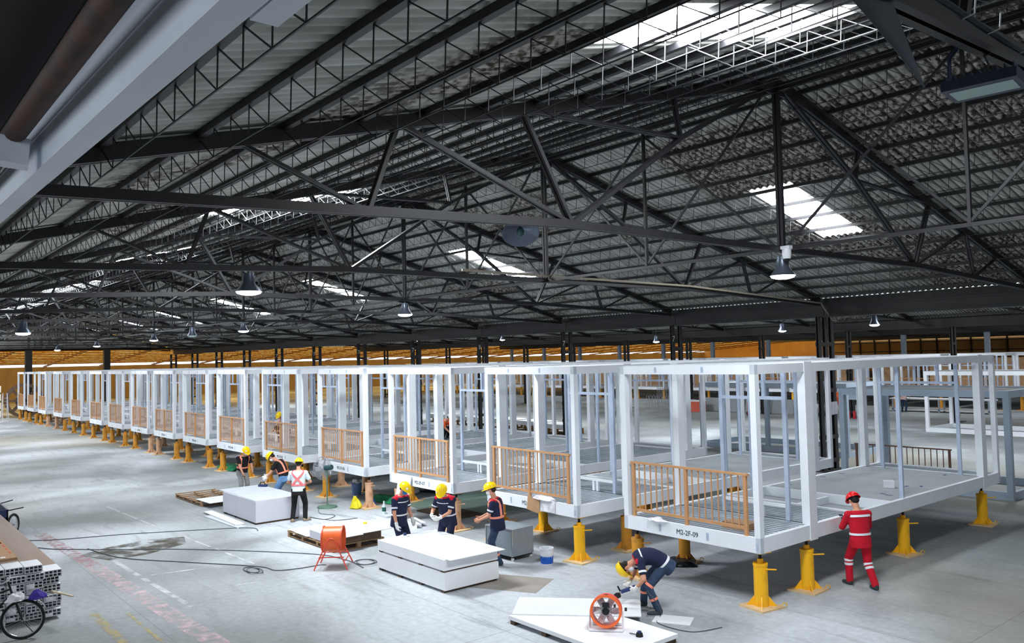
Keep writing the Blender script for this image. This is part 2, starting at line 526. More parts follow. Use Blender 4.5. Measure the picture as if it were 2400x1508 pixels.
# ------------------------------------------------------------------ roof sheets
def roof_material():
    m = bpy.data.materials.new('fibre_cement_sheet')
    m.use_nodes = True
    nt = m.node_tree
    N, L = nt.nodes, nt.links
    b = N['Principled BSDF']
    b.inputs['Roughness'].default_value = 0.9
    b.inputs['Specular IOR Level'].default_value = 0.1
    tc = N.new('ShaderNodeTexCoord')
    def noise(scale, det, st):
        mp = N.new('ShaderNodeMapping')
        mp.inputs['Scale'].default_value = st
        L.new(tc.outputs['Object'], mp.inputs[0])
        n = N.new('ShaderNodeTexNoise')
        n.inputs['Scale'].default_value = scale
        n.inputs['Detail'].default_value = det
        L.new(mp.outputs[0], n.inputs['Vector'])
        return n.outputs['Fac']
    r = N.new('ShaderNodeValToRGB')
    r.color_ramp.elements[0].position, r.color_ramp.elements[1].position = 0.35, 0.68
    r.color_ramp.elements[0].color, r.color_ramp.elements[1].color = srgb((172, 173, 168)), srgb((216, 218, 212))
    L.new(noise(1.2, 8, (2.5, 0.8, 1)), r.inputs['Fac'])
    # weathered sheets: speckled dark growth in whole patches of sheets
    sp = N.new('ShaderNodeValToRGB')
    sp.color_ramp.elements[0].position, sp.color_ramp.elements[1].position = 0.42, 0.58
    sp.color_ramp.elements[0].color, sp.color_ramp.elements[1].color = srgb((84, 78, 70)), srgb((200, 196, 188))
    L.new(noise(9.0, 7, (1.6, 0.8, 1)), sp.inputs['Fac'])
    pm = N.new('ShaderNodeValToRGB')
    pm.color_ramp.elements[0].position, pm.color_ramp.elements[1].position = 0.54, 0.60
    L.new(noise(0.16, 2, (1, 1.6, 1)), pm.inputs['Fac'])
    # the worst patch: sheets just past the ridge at the camera end
    s0 = N.new('ShaderNodeSeparateXYZ')
    L.new(tc.outputs['Object'], s0.inputs[0])
    def smooth_range(sock, a0, a1):
        q = N.new('ShaderNodeMapRange')
        q.inputs[1].default_value, q.inputs[2].default_value = a0, a1
        L.new(sock, q.inputs[0])
        return q.outputs[0]
    def mul(p, q):
        k = N.new('ShaderNodeMath')
        k.operation = 'MULTIPLY'
        L.new(p, k.inputs[0])
        L.new(q, k.inputs[1])
        return k.outputs[0]
    patch = mul(mul(smooth_range(s0.outputs[1], 14.6, 15.0), smooth_range(s0.outputs[1], 18.4, 18.1)), smooth_range(s0.outputs[0], -13.4, -12.9))
    mxm = N.new('ShaderNodeMath')
    mxm.operation = 'MAXIMUM'
    L.new(pm.outputs['Color'], mxm.inputs[0])
    L.new(patch, mxm.inputs[1])
    x = N.new('ShaderNodeMix')
    x.data_type = 'RGBA'
    L.new(mxm.outputs[0], x.inputs[0])
    L.new(r.outputs['Color'], x.inputs[6])
    L.new(sp.outputs['Color'], x.inputs[7])
    # shade of the corrugation painted into the colour as bands running down the slope
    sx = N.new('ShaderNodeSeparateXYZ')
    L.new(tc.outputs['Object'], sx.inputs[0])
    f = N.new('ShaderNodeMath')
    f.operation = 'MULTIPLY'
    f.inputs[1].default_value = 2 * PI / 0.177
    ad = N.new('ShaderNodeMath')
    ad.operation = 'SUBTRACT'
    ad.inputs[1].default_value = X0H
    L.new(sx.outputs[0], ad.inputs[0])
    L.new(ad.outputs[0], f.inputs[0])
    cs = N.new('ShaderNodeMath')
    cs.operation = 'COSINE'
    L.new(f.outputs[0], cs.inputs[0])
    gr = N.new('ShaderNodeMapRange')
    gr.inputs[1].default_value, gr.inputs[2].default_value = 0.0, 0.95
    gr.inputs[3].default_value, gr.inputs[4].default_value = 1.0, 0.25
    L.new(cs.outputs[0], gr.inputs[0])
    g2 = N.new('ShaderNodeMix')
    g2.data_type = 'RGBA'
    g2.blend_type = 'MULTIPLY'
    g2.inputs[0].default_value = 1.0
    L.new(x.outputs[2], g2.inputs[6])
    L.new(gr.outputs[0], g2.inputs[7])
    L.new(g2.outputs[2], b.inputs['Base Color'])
    return m
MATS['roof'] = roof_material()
def corrugated(x0, x1, ya, za, yb, zb, holes=(), hy=(0, 0), pitch=0.177, amp=0.030, seg=6):
    n = int(round((x1 - x0) / pitch * seg))
    b = MB()
    ys = [ya, yb]
    if holes:
        ys = sorted([ya, yb, hy[0], hy[1]])
    vs = []
    for i in range(n + 1):
        x = x0 + (x1 - x0) * i / n
        dz = amp * math.cos(2 * PI * i / seg)
        for y in ys:
            vs.append((x, y, za + (zb - za) * (y - ya) / (yb - ya) + dz))
    k = len(ys)
    fs = []
    for i in range(n):
        xm = x0 + (x1 - x0) * (i + 0.5) / n
        inh = any(abs(xm - h) < 0.6 for h in holes)
        for j in range(k - 1):
            if inh and holes and j == 1:
                continue
            fs.append((i * k + j, (i + 1) * k + j, (i + 1) * k + j + 1, i * k + j + 1))
    b.add(vs, fs)
    return b
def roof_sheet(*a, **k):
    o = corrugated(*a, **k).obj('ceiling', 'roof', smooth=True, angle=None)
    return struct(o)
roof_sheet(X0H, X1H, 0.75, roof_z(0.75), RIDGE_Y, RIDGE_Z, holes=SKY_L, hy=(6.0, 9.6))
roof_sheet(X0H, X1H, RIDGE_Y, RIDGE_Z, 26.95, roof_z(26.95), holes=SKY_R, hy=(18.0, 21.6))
def pane_material():
    m = bpy.data.materials.new('roof_light_sheet')
    m.use_nodes = True
    nt = m.node_tree
    tr = nt.nodes.new('ShaderNodeBsdfTranslucent')
    tr.inputs['Color'].default_value = (0.96, 0.97, 0.98, 1)
    n = nt.nodes.new('ShaderNodeTexNoise')
    n.inputs['Scale'].default_value = 3.0
    cl = nt.nodes.new('ShaderNodeBsdfTransparent')
    mx = nt.nodes.new('ShaderNodeMixShader')
    mp = nt.nodes.new('ShaderNodeMapRange')
    mp.inputs[3].default_value, mp.inputs[4].default_value = 0.3, 0.6
    nt.links.new(n.outputs['Fac'], mp.inputs[0])
    nt.links.new(mp.outputs[0], mx.inputs[0])
    nt.links.new(tr.outputs[0], mx.inputs[1])
    nt.links.new(cl.outputs[0], mx.inputs[2])
    nt.links.new(mx.outputs[0], nt.nodes['Material Output'].inputs['Surface'])
    return m
MATS['pane'] = pane_material()
wn = 0
for xs, y0, y1 in ((SKY_R, 18.0, 21.6), (SKY_L, 6.0, 9.6)):
    for x in xs:
        wn += 1
        b = MB()
        b.add([(x - 0.62, y0 - 0.05, roof_z(y0 - 0.05) + 0.05), (x + 0.62, y0 - 0.05, roof_z(y0 - 0.05) + 0.05), (x + 0.62, y1 + 0.05, roof_z(y1 + 0.05) + 0.05), (x - 0.62, y1 + 0.05, roof_z(y1 + 0.05) + 0.05)], [(0, 1, 2, 3)])
        struct(b.obj('window_%d' % wn, 'pane'))
# neighbouring bays: camera side and beyond the columns
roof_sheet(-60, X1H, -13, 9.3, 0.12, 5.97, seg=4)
BAYS = [(27.0, 49.0), (49.0, 71.0), (71.0, 93.0)]
for i, (y0, y1) in enumerate(BAYS):
    ym = (y0 + y1) / 2
    zr = 5.98 + SLOPE * (ym - y0)
    hs = [-12.0 - 12.8 * k for k in range(6)] if i < 2 else []  # added openings with panes, made up for the extra bay lights
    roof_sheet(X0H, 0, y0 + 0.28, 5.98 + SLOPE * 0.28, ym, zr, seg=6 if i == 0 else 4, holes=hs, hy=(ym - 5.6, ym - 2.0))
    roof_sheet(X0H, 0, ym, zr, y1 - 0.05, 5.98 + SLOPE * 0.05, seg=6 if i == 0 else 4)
    for x in hs:
        zf = lambda y: 5.98 + SLOPE * (y - y0)
        wn += 1
        struct(MB().add([(x - 0.62, ym - 5.65, zf(ym - 5.65) + .05), (x + 0.62, ym - 5.65, zf(ym - 5.65) + .05), (x + 0.62, ym - 1.95, zf(ym - 1.95) + .05), (x - 0.62, ym - 1.95, zf(ym - 1.95) + .05)], [(0, 1, 2, 3)]).obj('window_%d' % wn, 'pane'))
for y0, y1 in ((93, 115), (115, 137), (137, 159)):
    ym = (y0 + y1) / 2
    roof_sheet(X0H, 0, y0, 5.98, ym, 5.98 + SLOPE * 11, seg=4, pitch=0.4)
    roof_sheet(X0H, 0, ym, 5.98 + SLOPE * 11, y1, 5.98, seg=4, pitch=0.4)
# ------------------------------------------------------------------ purlins
def purlin_parts(x0, x1, pitch=0.45, depth=0.36):
    a, c, w = MB(), MB(), MB()
    a.box(x0, x1, -0.035, 0.035, -0.115, -0.035)
    c.tube([(x0, 0, -depth - 0.03), (x1, 0, -depth - 0.03)], 0.008, 4)
    n = int((x1 - x0) / pitch)
    for i in range(n):
        xa = x0 + i * pitch
        w.tube([(xa, 0, -depth - 0.03), (xa + 0.02, 0, -0.11)], 0.0065, 4, cap=False)
        w.tube([(xa + 0.02, 0, -0.11), (xa + pitch, 0, -depth - 0.03)], 0.0065, 4, cap=False)
    return a, c, w
PP = []
pa, pc, pw = purlin_parts(X0H, X1H)
pt = thing('lattice_purlin', '', 'purlin')
pa.obj('top_chord', 'steel_dark', pt)
pc.obj('bottom_rod', 'steel_dark', pt)
pw.obj('web_rods', 'steel_dark', pt)
first = True
for side in (1, -1):
    for k in range(14):
        y = RIDGE_Y + side * (0.64 + 0.93 * k)
        lab = 'dark lattice purlin, %s from the ridge on the %s roof slope' % (ORD[k], 'far' if side > 0 else 'near')
        if first:
            o = pt
            o['label'] = lab
            first = False
        else:
            o = dup(pt, lab)
        o.location = (0, y, roof_z(y))
        o['group'] = 'lattice purlins under the near roof'
sb = MB().box(X0H, 0, -0.04, 0.04, -0.16, -0.03).mesh('purlin', 'steel_dark')
for side in (1, -1):
    for k in range(8):
        y = 38.0 + side * (0.7 + 1.38 * k)
        o = link('plain_purlin', sb, None, (0, y, 5.98 + SLOPE * (11 - abs(y - 38))))
        tag(o, 'dark purlin, %s from the ridge on the %s slope of the second bay' % (ORD[k], 'far' if side > 0 else 'near'), 'purlin', 'purlins of the second bay')
# ------------------------------------------------------------------ trusses
def truss(y0, y1, parts=True):
    """Fink roof truss in the plane x = 0"""
    ym = (y0 + y1) / 2
    h = (y1 - y0) / 2
    zr = 5.98 + SLOPE * (h - 0.1) if not parts else None
    def tz(u):            # top chord centre at |u| from ridge, u in 0..1
        z = roof_z(RIDGE_Y + u * h) if parts else zr - SLOPE * u * h
        return z - 0.15
    def bz(u):
        return 6.16 if u < 0.42 else 6.16 - (u - 0.42) / 0.58 * 0.31
    out = []
    def P(s, u, z):
        return (0, ym + s * u * h, z)
    def double(b, p, q, w, hh, gap=0.03):
        for sx in (-1, 1):
            o = sx * (gap / 2 + w / 2)
            b.bar((o, p[1], p[2]), (o, q[1], q[2]), w, hh, (1, 0, 0) if False else (0, 0, 1))
    for s in (-1, 1):
        b = MB()
        double(b, P(s, 0, tz(0)), P(s, 0.975, tz(0.975)), 0.06, 0.17)
        out.append(('top_chord', b))
        b = MB()
        us = [0, 0.42, 0.67, 0.975]
        for a, c in zip(us, us[1:]):
            double(b, P(s, a, bz(a)), P(s, c, bz(c)), 0.05, 0.11)
        out.append(('bottom_chord', b))
        B, C, Mz = (0.415, bz(0.415)), (0.668, bz(0.668)), (0.22, 7.84 if parts else 7.5)
        for (a, za), (c, zc), w in [((0, tz(0)), Mz, .05), (Mz, B, .05), (Mz, (0.235 if False else 0.232, tz(0.232)), .035), (Mz, (0.483, tz(0.483)), .04), (B, (0.483, tz(0.483)), .045), (B, (0.635, tz(0.635)), .04), (C, (0.635, tz(0.635)), .04), (C, (0.79, tz(0.79)), .03)]:
            b = MB()
            double(b, P(s, a, za), P(s, c, zc), w, w * 1.3, 0.024)
            out.append(('strut', b))
    b = MB()
    double(b, (0, ym, tz(0)), (0, ym, 6.16), 0.05, 0.08)
    out.append(('king_post', b))
    b = MB()
    b.box(-0.012, 0.012, ym - 0.32, ym + 0.32, tz(0) - 0.22, tz(0) + 0.05)
    out.append(('gusset_plate', b))
    return out
t0 = thing('roof_truss', '', 'truss')
for n, b in truss(EAVE0, EAVE1):
    b.obj(n, 'steel_dark', t0)
TX = [-1.85 - 6.67 * n for n in range(14)]
for n, x in enumerate(TX):
    lab = 'dark steel roof truss, %s from the camera across the near bay' % ORD[n]
    o = t0 if n == 0 else dup(t0, lab)
    o['label'] = lab
    o['group'] = 'roof trusses of the near bay'
    o.location = (x, 0, 0)
for bi, (y0, y1) in enumerate(BAYS[:2]):
    mb = MB()
    for n, b in truss(y0, y1, False):
        mb.add(b.v, b.f)
    me = mb.mesh('truss', 'steel_dark')
    for n in range(12):
        o = link('roof_truss', me, None, (-8.52 - 6.67 * n, 0, 0))
        tag(o, 'small dark roof truss, %s from the right in the %s bay' % (ORD[n], ('second', 'third')[bi]), 'truss', 'roof trusses of the far bays')
# ridge bracing between trusses
rb = thing('ridge_brace', '', 'brace')
S = 6.67
MB().bar((-S / 2, RIDGE_Y, 9.2), (-S / 2, RIDGE_Y, 6.16), 0.05, 0.07).obj('post', 'steel_dark', rb)
MB().bar((0, RIDGE_Y, 6.16), (-S, RIDGE_Y, 6.16), 0.06, 0.06).obj('tie', 'steel_dark', rb)
MB().bar((0, RIDGE_Y, 9.25), (-S, RIDGE_Y, 9.25), 0.08, 0.14).obj('ridge_bar', 'steel_dark', rb)
for a, c in (((-0.3, 9.2), (-S / 2, 6.2)), ((-S / 2, 9.1), (-0.1, 6.2)), ((-S + 0.3, 9.2), (-S / 2, 6.2)), ((-S / 2, 9.1), (-S + 0.1, 6.2))):
    MB().bar((a[0], RIDGE_Y, a[1]), (c[0], RIDGE_Y, c[1]), 0.035, 0.045).obj('diagonal', 'steel_dark', rb)
for n in range(13):
    lab = 'ridge bracing with crossed diagonals in the %s bay from the camera' % ORD[n]
    o = rb if n == 0 else dup(rb, lab)
    o['label'] = lab
    o['group'] = 'ridge braces'
    o.location = (TX[n], 0, 0)
# ------------------------------------------------------------------ columns and gutter beams
def column(legs, h, m, name='laced_column'):
    o = thing(name, '', 'column')
    for y in legs:
        b = MB()
        for sx in (-0.045, 0.045):
            b.box(sx - 0.015, sx + 0.015, y - 0.09, y + 0.09, 0, h)
        b.box(-0.045, 0.045, y - 0.012, y + 0.012, 0, h)
        b.obj('leg', m, o)
    b = MB()
    z = 0.35
    while z < h - 0.2:
        for sx in (-0.068, 0.068):
            b.box(sx - 0.008, sx + 0.008, legs[0] - 0.1, legs[-1] + 0.1, z - 0.07, z + 0.07)
        z += 0.82
    b.obj('batten', m, o)
    MB().box(-0.3, 0.3, legs[0] - 0.3, legs[-1] + 0.3, 0, 0.03).obj('base_plate', m, o)
    return o
near_c = column((-0.42, 0, 0.42), 5.42, 'steel_dark')
near_c.location = (-15.19, 27, 0)
tag(near_c, 'tallest looking black column with three legs right of the nearest module', 'column', 'columns in the first row')
MB().box(0.078, 0.086, 0.1, 0.52, 1.95, 2.4).obj('notice', 'sign_paper', near_c)
c2 = column((-0.25, 0.25), 5.42, 'steel_dark')
for n in range(1, 12):
    lab = 'black two-legged laced column, %s along the first row' % ORD[n]
    o = c2 if n == 1 else dup(c2, lab)
    o.location = (-15.19 - 6.67 * n, 27, 0)
    tag(o, lab, 'column', 'columns in the first row')
    if n in (1, 3):
        text_mesh('painted_number', {1: '7', 3: '5'}[n], 0.34, 'paint_white', o, Matrix.Translation((0.064, -0.25, 4.85)) @ Matrix.Rotation(PI / 2, 4, 'Z') @ Matrix.Rotation(PI / 2, 4, 'X'))
c3 = column((-0.2, 0.2), 5.42, 'steel_dark')
for n in range(0, 11):
    lab = 'dark laced column behind the modules, %s along the second row' % ORD[n]
    o = c3 if n == 0 else dup(c3, lab)
    o.location = (-19.7 - 6.25 * n, 48.9, 0)
    tag(o, lab, 'column', 'columns in the second row')
c4 = MB().box(-0.17, 0.17, -0.17, 0.17, 0, 5.42)
c4 = c4.mesh('square_column', 'frame_grey')
for n in range(0, 10):
    o = link('square_column', c4, None, (-26.0 - 6.67 * n, 71, 0))
    tag(o, 'grey painted square column, %s along the third row' % ORD[n], 'column', 'columns in the third row')
    if n < 5:
        text_mesh('painted_number', str(6 - n % 3), 0.5, 'paint_white', o, Matrix.Translation((0.175, 0, 4.7)) @ Matrix.Rotation(PI / 2, 4, 'Z') @ Matrix.Rotation(PI / 2, 4, 'X'))
cE = MB().box(-0.28, 0.28, -0.28, 0.28, 0, 6.05).mesh('end_column', 'steel_dark')
for n, y in enumerate((13.7, 20.5)):
    o = link('end_column', cE, None, (X0H + 0.2, y, 0))
    tag(o, 'thick dark post at the far left end of the hall, ' + ('left one' if n == 0 else 'right one'), 'column', 'end posts')
gb = MB()
gb.box(-S + 0.02, 0, -0.2, 0.2, 5.40, 5.46)
gb.box(-S + 0.02, 0, -0.03, 0.03, 5.46, 5.92)
gb.box(-S + 0.02, 0, -0.2, 0.2, 5.86, 5.92)
gb.box(-S + 0.02, 0, -0.04, 0.0, 5.9, 6.076)
gb.box(-S + 0.02, 0, 0.18, 0.22, 5.6, 5.96)
gbm = gb.mesh('gutter_beam', 'steel_dark')
for n in range(13):
    o = link('gutter_beam', gbm, None, (-8.52 + S - 6.67 * n, 27, 0))
    tag(o, 'long black gutter beam over the first column row, %s span from the right' % ORD[n], 'beam', 'gutter beams of the first row')
for y, rn in ((49, 'second'), (71, 'third')):
    b = MB()
    b.box(X0H, 0, -0.2, 0.2, 5.40, 5.46)
    b.box(X0H, 0, -0.06, -0.02, 5.46, 5.984)
    b.box(X0H, 0, 0.16, 0.22, 5.46, 5.95)
    o = b.obj('gutter_beam', 'steel_dark', None, loc=(0, y, 0))
    tag(o, 'dark gutter beam over the %s column row' % rn, 'beam', 'far gutter beams')
o = MB().box(-60, X1H, 0.1, 0.78, 5.78, 6.15).obj('valley_gutter', 'steel_dark_rust')
tag(o, 'dark rusty valley gutter overhead in the top left corner', 'gutter')
o = MB().tube([(-60, 0.72, 5.58), (X1H, 0.76, 5.58)], 0.06, 16).obj('down_pipe', 'pipe_rust', smooth=True)
tag(o, 'rusty brown pipe running beside the pale overhead beam', 'pipe')
wb = thing('overhead_beam', 'pale blue-grey steel box beam crossing the top left corner', 'beam')
b = MB()
xa, xb = -30.0, 4.0
def fy(x):
    return 1.09 + 0.0157 * x
b.add([(xa, fy(xa) - .125, 5.4), (xa, fy(xa), 5.4), (xa, fy(xa), 5.78), (xa, fy(xa) - .125, 5.78), (xb, fy(xb) - .125, 5.4), (xb, fy(xb), 5.4), (xb, fy(xb), 5.78), (xb, fy(xb) - .125, 5.78)], [(3, 2, 1, 0), (4, 5, 6, 7), (0, 1, 5, 4), (1, 2, 6, 5), (2, 3, 7, 6), (3, 0, 4, 7)])
b.obj('box_section', 'beam_white', wb)
b = MB().box(-2.64, 4.0, 1.06, 1.16, 5.40, 5.5)
b.obj('splice_bar', 'beam_white', wb)
b = MB().bar((-5.35, 0.83, 5.47), (-5.45, 0.2, 5.53), 0.17, 0.15)
b.obj('bracket', 'beam_white', wb)
b = MB().tube([(xa, fy(xa) - 0.128, 5.6), (xb, fy(xb) - 0.128, 5.6)], 0.006, 6)
b.obj('weld_seam', 'beam_white', wb)
# ------------------------------------------------------------------ annex beyond the far left end
def annex_material():
    m = bpy.data.materials.new('yellow_sheet')
    m.use_nodes = True
    nt = m.node_tree
    N, L = nt.nodes, nt.links
    b = N['Principled BSDF']
    out = N['Material Output']
    tr = N.new('ShaderNodeBsdfTranslucent')
    mx = N.new('ShaderNodeMixShader')
    mx.inputs[0].default_value = 0.8
    tc = N.new('ShaderNodeTexCoord')
    n = N.new('ShaderNodeTexNoise')
    n.inputs['Scale'].default_value = 0.9
    n.inputs['Detail'].default_value = 6
    L.new(tc.outputs['Object'], n.inputs['Vector'])
    r = N.new('ShaderNodeValToRGB')
    r.color_ramp.elements[0].position, r.color_ramp.elements[1].position = 0.36, 0.66
    r.color_ramp.elements[0].color, r.color_ramp.elements[1].color = srgb((250, 186, 78)), srgb((255, 226, 140))
    L.new(n.outputs['Fac'], r.inputs['Fac'])
    n2 = N.new('ShaderNodeTexNoise')
    n2.inputs['Scale'].default_value = 2.6
    n2.inputs['Detail'].default_value = 4
    L.new(tc.outputs['Object'], n2.inputs['Vector'])
    r2 = N.new('ShaderNodeValToRGB')
    r2.color_ramp.elements[0].position, r2.color_ramp.elements[1].position = 0.40, 0.52
    r2.color_ramp.elements[0].color, r2.color_ramp.elements[1].color = srgb((204, 158, 104)), (1, 1, 1, 1)
    L.new(n2.outputs['Fac'], r2.inputs['Fac'])
    mm = N.new('ShaderNodeMix')
    mm.data_type = 'RGBA'
    mm.blend_type = 'MULTIPLY'
    mm.inputs[0].default_value = 1.0
    L.new(r.outputs['Color'], mm.inputs[6])
    L.new(r2.outputs['Color'], mm.inputs[7])
    L.new(mm.outputs[2], b.inputs['Base Color'])
    L.new(mm.outputs[2], tr.inputs['Color'])
    L.new(b.outputs[0], mx.inputs[1])
    L.new(tr.outputs[0], mx.inputs[2])
    L.new(mx.outputs[0], out.inputs['Surface'])
    return m
MATS['annex'] = annex_material()
b = MB()
for i in range(74):
    y0 = -12 + i * 2.4
    b.add([(-89.2, y0, 7.6), (-89.2, y0 + 2.4, 7.6), (-120.5, y0 + 2.4, 4.95), (-120.5, y0, 4.95)], [(0, 1, 2, 3)])
struct(b.obj('ceiling', 'annex'))
az = lambda x: 4.95 + (x + 120.5) / 31.3 * 2.65
am = MB().box(-0.06, 0.06, -12, 165, -0.22, -0.06)
am = am.mesh('annex_purlin', 'annex_steel')
for n in range(16):
    x = -119.5 + n * 1.98
    o = link('plain_purlin', am, None, (x, 0, az(x)))
    tag(o, 'amber lit purlin, %s from the eave in the yellow annex' % ORD[n], 'purlin', 'purlins of the yellow annex')
for n in range(24):
    y = 0.4 + n * 6.67
    b = MB()
    b.bar((-120.5, y, 4.5), (-89.6, y, 6.6), 0.14, 0.2)
    for k in range(16):
        x = -119.5 + k * 1.98
        zb = 4.5 + (x + 120.5) / 30.9 * 2.1
        b.bar((x, y, zb), (x, y, az(x) - 0.1), 0.05, 0.05)
    o = b.obj('annex_rafter', 'annex_steel')
    tag(o, 'amber lit sloping rafter, %s from the left in the annex' % ORD[n], 'rafter', 'rafters of the yellow annex')
gw = MB()
gw.prism([(EAVE0, 6.2), (EAVE1, 6.2), (EAVE1, 6.0), (RIDGE_Y, 9.46), (EAVE0, 6.0)], X0H - 0.12, X0H - 0.04, Matrix(((0, 0, 1), (1, 0, 0), (0, 1, 0))))
for y0, y1 in BAYS:
    gw.prism([(y0, 6.1), (y1, 6.1), ((y0 + y1) / 2, 8.8)], X0H - 0.12, X0H - 0.04, Matrix(((0, 0, 1), (1, 0, 0), (0, 1, 0))))
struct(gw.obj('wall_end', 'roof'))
mat('wall_amber', (156, 132, 92), 0.8, 0, 0.12, 1.2, stretch=(1, 1, 0.2))
mat('wall_tan', (196, 150, 92), 0.8, 0, 0.12, 0.6)
struct(MB().box(-121.0, -120.6, -16, 165, 0, 4.5).obj('wall_left', 'wall_amber'))
b = MB().box(-120.6, 8, 159.2, 159.6, 0, 7.6)
struct(b.obj('wall_back', 'wall_tan'))
b = MB()
for i in range(30):
    x = -88 + i * 3.0
    b.box(x - 0.12, x + 0.12, 159.0, 159.2, 3.2, 7.2)
b.box(-88.6, 2, 159.02, 159.18, 3.6, 3.75)
b.box(-88.6, 2, 159.02, 159.18, 5.4, 5.55)
struct(b.obj('trim_1', 'steel_dark'))
# ------------------------------------------------------------------ steel frame modules
ML, MW, MH = 10.1, 3.0, 3.1       # length along y, width along x, height
MX = [-7.82, -12.12, -16.48, -20.8, -25.2, -29.75, -33.95, -38.25, -42.25, -46.9, -51.3, -56.6, -62.1, -67.9, -72.6, -77.2]
MY, MZ = 11.635, 0.922
def railing(parent, x0, x1, y, z, m, parts=True, h=1.03, n=8):
    """balustrade with two panels of balusters, sub-parts of the module"""
    b = MB()
    b.box(x0 - 0.06, x1 + 0.06, y - 0.032, y + 0.032, z + h - 0.035, z + h)
    b.box(x0, x1, y - 0.015, y + 0.015, z + 0.10, z + 0.15)
    r = b.obj('railing', m, parent)
    xm = (x0 + x1) / 2
    post = MB().box(-0.03, 0.03, -0.025, 0.025, 0, h - 0.035).mesh('post', m)
    bal = MB().box(-0.011, 0.011, -0.008, 0.008, 0.15, h - 0.035).mesh('baluster', m)
    if parts:
        for x in (x0, xm, x1):
            link('post', post, r, (x, y, z))
        for xa, xb in ((x0, xm), (xm, x1)):
            for i in range(n):
                link('baluster', bal, r, (xa + (xb - xa) * (i + 1) / (n + 1), y, z))
    return r
def module(slab, name='building_module'):
    """origin at the front right bottom corner; x runs from -3 to 0, y from 0 to 10.1"""
    o = thing(name, '', 'module')
    fw = 'frame_white'
    # bottom ring
    b = MB()
    b.box(-MW, 0, 0, 0.09, 0, 0.25)
    b.box(-MW, 0, ML - 0.09, ML, 0, 0.25)
    for x in (-MW, -0.09):
        b.box(x, x + 0.09, 0, ML, 0, 0.25)
    for y in (3.15, 4.6, 9.25):
        b.box(-MW + 0.09, -0.09, y, y + 0.09, 0.0, 0.25)
    b.box(-1.45, -1.38, 3.24, 4.6, 0.02, 0.2)
    b.obj('bottom_frame', fw, o)
    b = MB()
    b.box(-MW, 0, 0, 0.09, MH - 0.16, MH)
    b.box(-MW, 0, ML - 0.09, ML, MH - 0.16, MH)
    for x in (-MW, -0.09):
        b.box(x, x + 0.09, 0, ML, MH - 0.16, MH)
    for i in range(16):
        y = 0.6 + i * 0.6
        b.box(-MW + 0.09, -0.09, y, y + 0.05, MH - 0.12, MH - 0.01)
    b.obj('top_frame', fw, o)
    cp = MB().box(-0.055, 0.055, -0.06, 0.06, 0.25, MH - 0.16).mesh('corner_post', fw)
    for x in (-MW + 0.056, -0.056):
        for y in (0.061, ML - 0.061):
            link('corner_post', cp, o, (x, y, 0))
    mp = MB().box(-0.075, 0.075, -0.1, 0.1, 0.25, MH - 0.16).mesh('main_post', fw)
    sp = MB().box(-0.006, 0.006, -0.12, 0.12, -0.02, MH + 0.02).mesh('splice_plate', fw)
    for sx, x in ((-1, -MW + 0.076), (1, -0.076)):
        for y in (1.62, 9.2):
            p = link('main_post', mp, o, (x, y, 0))
            link('splice_plate', sp, p, (sx * 0.083, 0, 0))
    # balcony deck of steel ribs, then open joists or a grey slab
    b = MB()
    for i in range(11):
        y = 0.2 + i * 0.135
        b.box(-MW + 0.09, -0.09, y, y + 0.08, 0.2, 0.235)
    b.obj('balcony_deck', 'deck_galv', o)
    b = MB()
    b.box(-MW + 0.09, -0.09, 0.09, 3.15, 0.19, 0.225)
    b.obj('deck_gap_shade', 'gap_shade', o)  # dark sheet painted as the shade between the deck ribs
    b = MB()
    b.box(-MW + 0.09, -0.09, 3.24, 4.6, 0.03, 0.06)
    b.obj('bathroom_tray', 'slab', o)
    b = MB()
    for i in range(10):
        y = 1.75 + i * 0.14
        b.box(-MW + 0.09, -0.09, y, y + 0.05, 0.2, 0.24)
    b.obj('room_ribs', 'deck_galv', o)
    if slab:
        b = MB().box(-MW + 0.09, -0.09, 4.69, 9.25, 0.17, 0.245)
        b.obj('floor_slab', 'slab', o)
    else:
        b = MB()
        for i in range(20):
            y = 4.75 + i * 0.226
            b.box(-MW + 0.09, -0.09, y, y + 0.10, 0.19, 0.235)
        b.obj('open_joists', 'deck_galv', o)
        MB().box(-MW + 0.09, -0.09, 4.69, 9.25, 0.18, 0.222).obj('joist_gap_shade', 'gap_shade', o)  # dark sheet stands in for shade in the joist gaps
    b = MB()
    for i in range(4):
        b.box(-MW + 0.09, -0.09, 9.42 + i * 0.15, 9.48 + i * 0.15, 0.18, 0.235)
    b.obj('rear_deck', 'deck_galv', o)
    # partition frames with door opening, front and rear
    st = MB().box(-0.04, 0.04, -0.03, 0.03, 0.24, MH - 0.16).mesh('stud', 'stud_galv')
    sh = MB().box(-0.03, 0.03, -0.025, 0.025, 2.48, MH - 0.16).mesh('cripple_stud', 'stud_galv')
    for y in (1.68, 9.12):
        xl = -1.9 if y < 5 else -2.4
        for x in (xl, -0.52):
            link('stud', st, o, (x, y, 0))
        b = MB().box(xl + 0.04, -0.52 - 0.04, y - 0.03, y + 0.03, 2.42, 2.48)
        b.obj('header', 'stud_galv', o)
        for x in (-1.5, -0.95):
            link('cripple_stud', sh, o, (x, y, 0))
    b = MB()
    b.box(-1.86, -0.56, 1.655, 1.705, 0.46, 0.52)
    b.box(-1.2, -1.14, 1.655, 1.705, 0.24, 0.46)
    b.box(-1.08, -1.02, 1.655, 1.705, 0.24, 0.46)
    b.obj('sill_rail', fw, o)
    for x, y in ((-2.9, 4.1), (-2.9, 6.6), (-0.1, 5.2)):
        link('stud', st, o, (x, y, 0))
    # little grey connection plates on the beams
    b = MB()
    for x in (-2.12, -1.06):
        b.box(x - 0.025, x + 0.025, -0.004, 0, 0.06, 0.19)
        b.box(x - 0.025, x + 0.025, -0.004, 0, MH - 0.13, MH - 0.03)
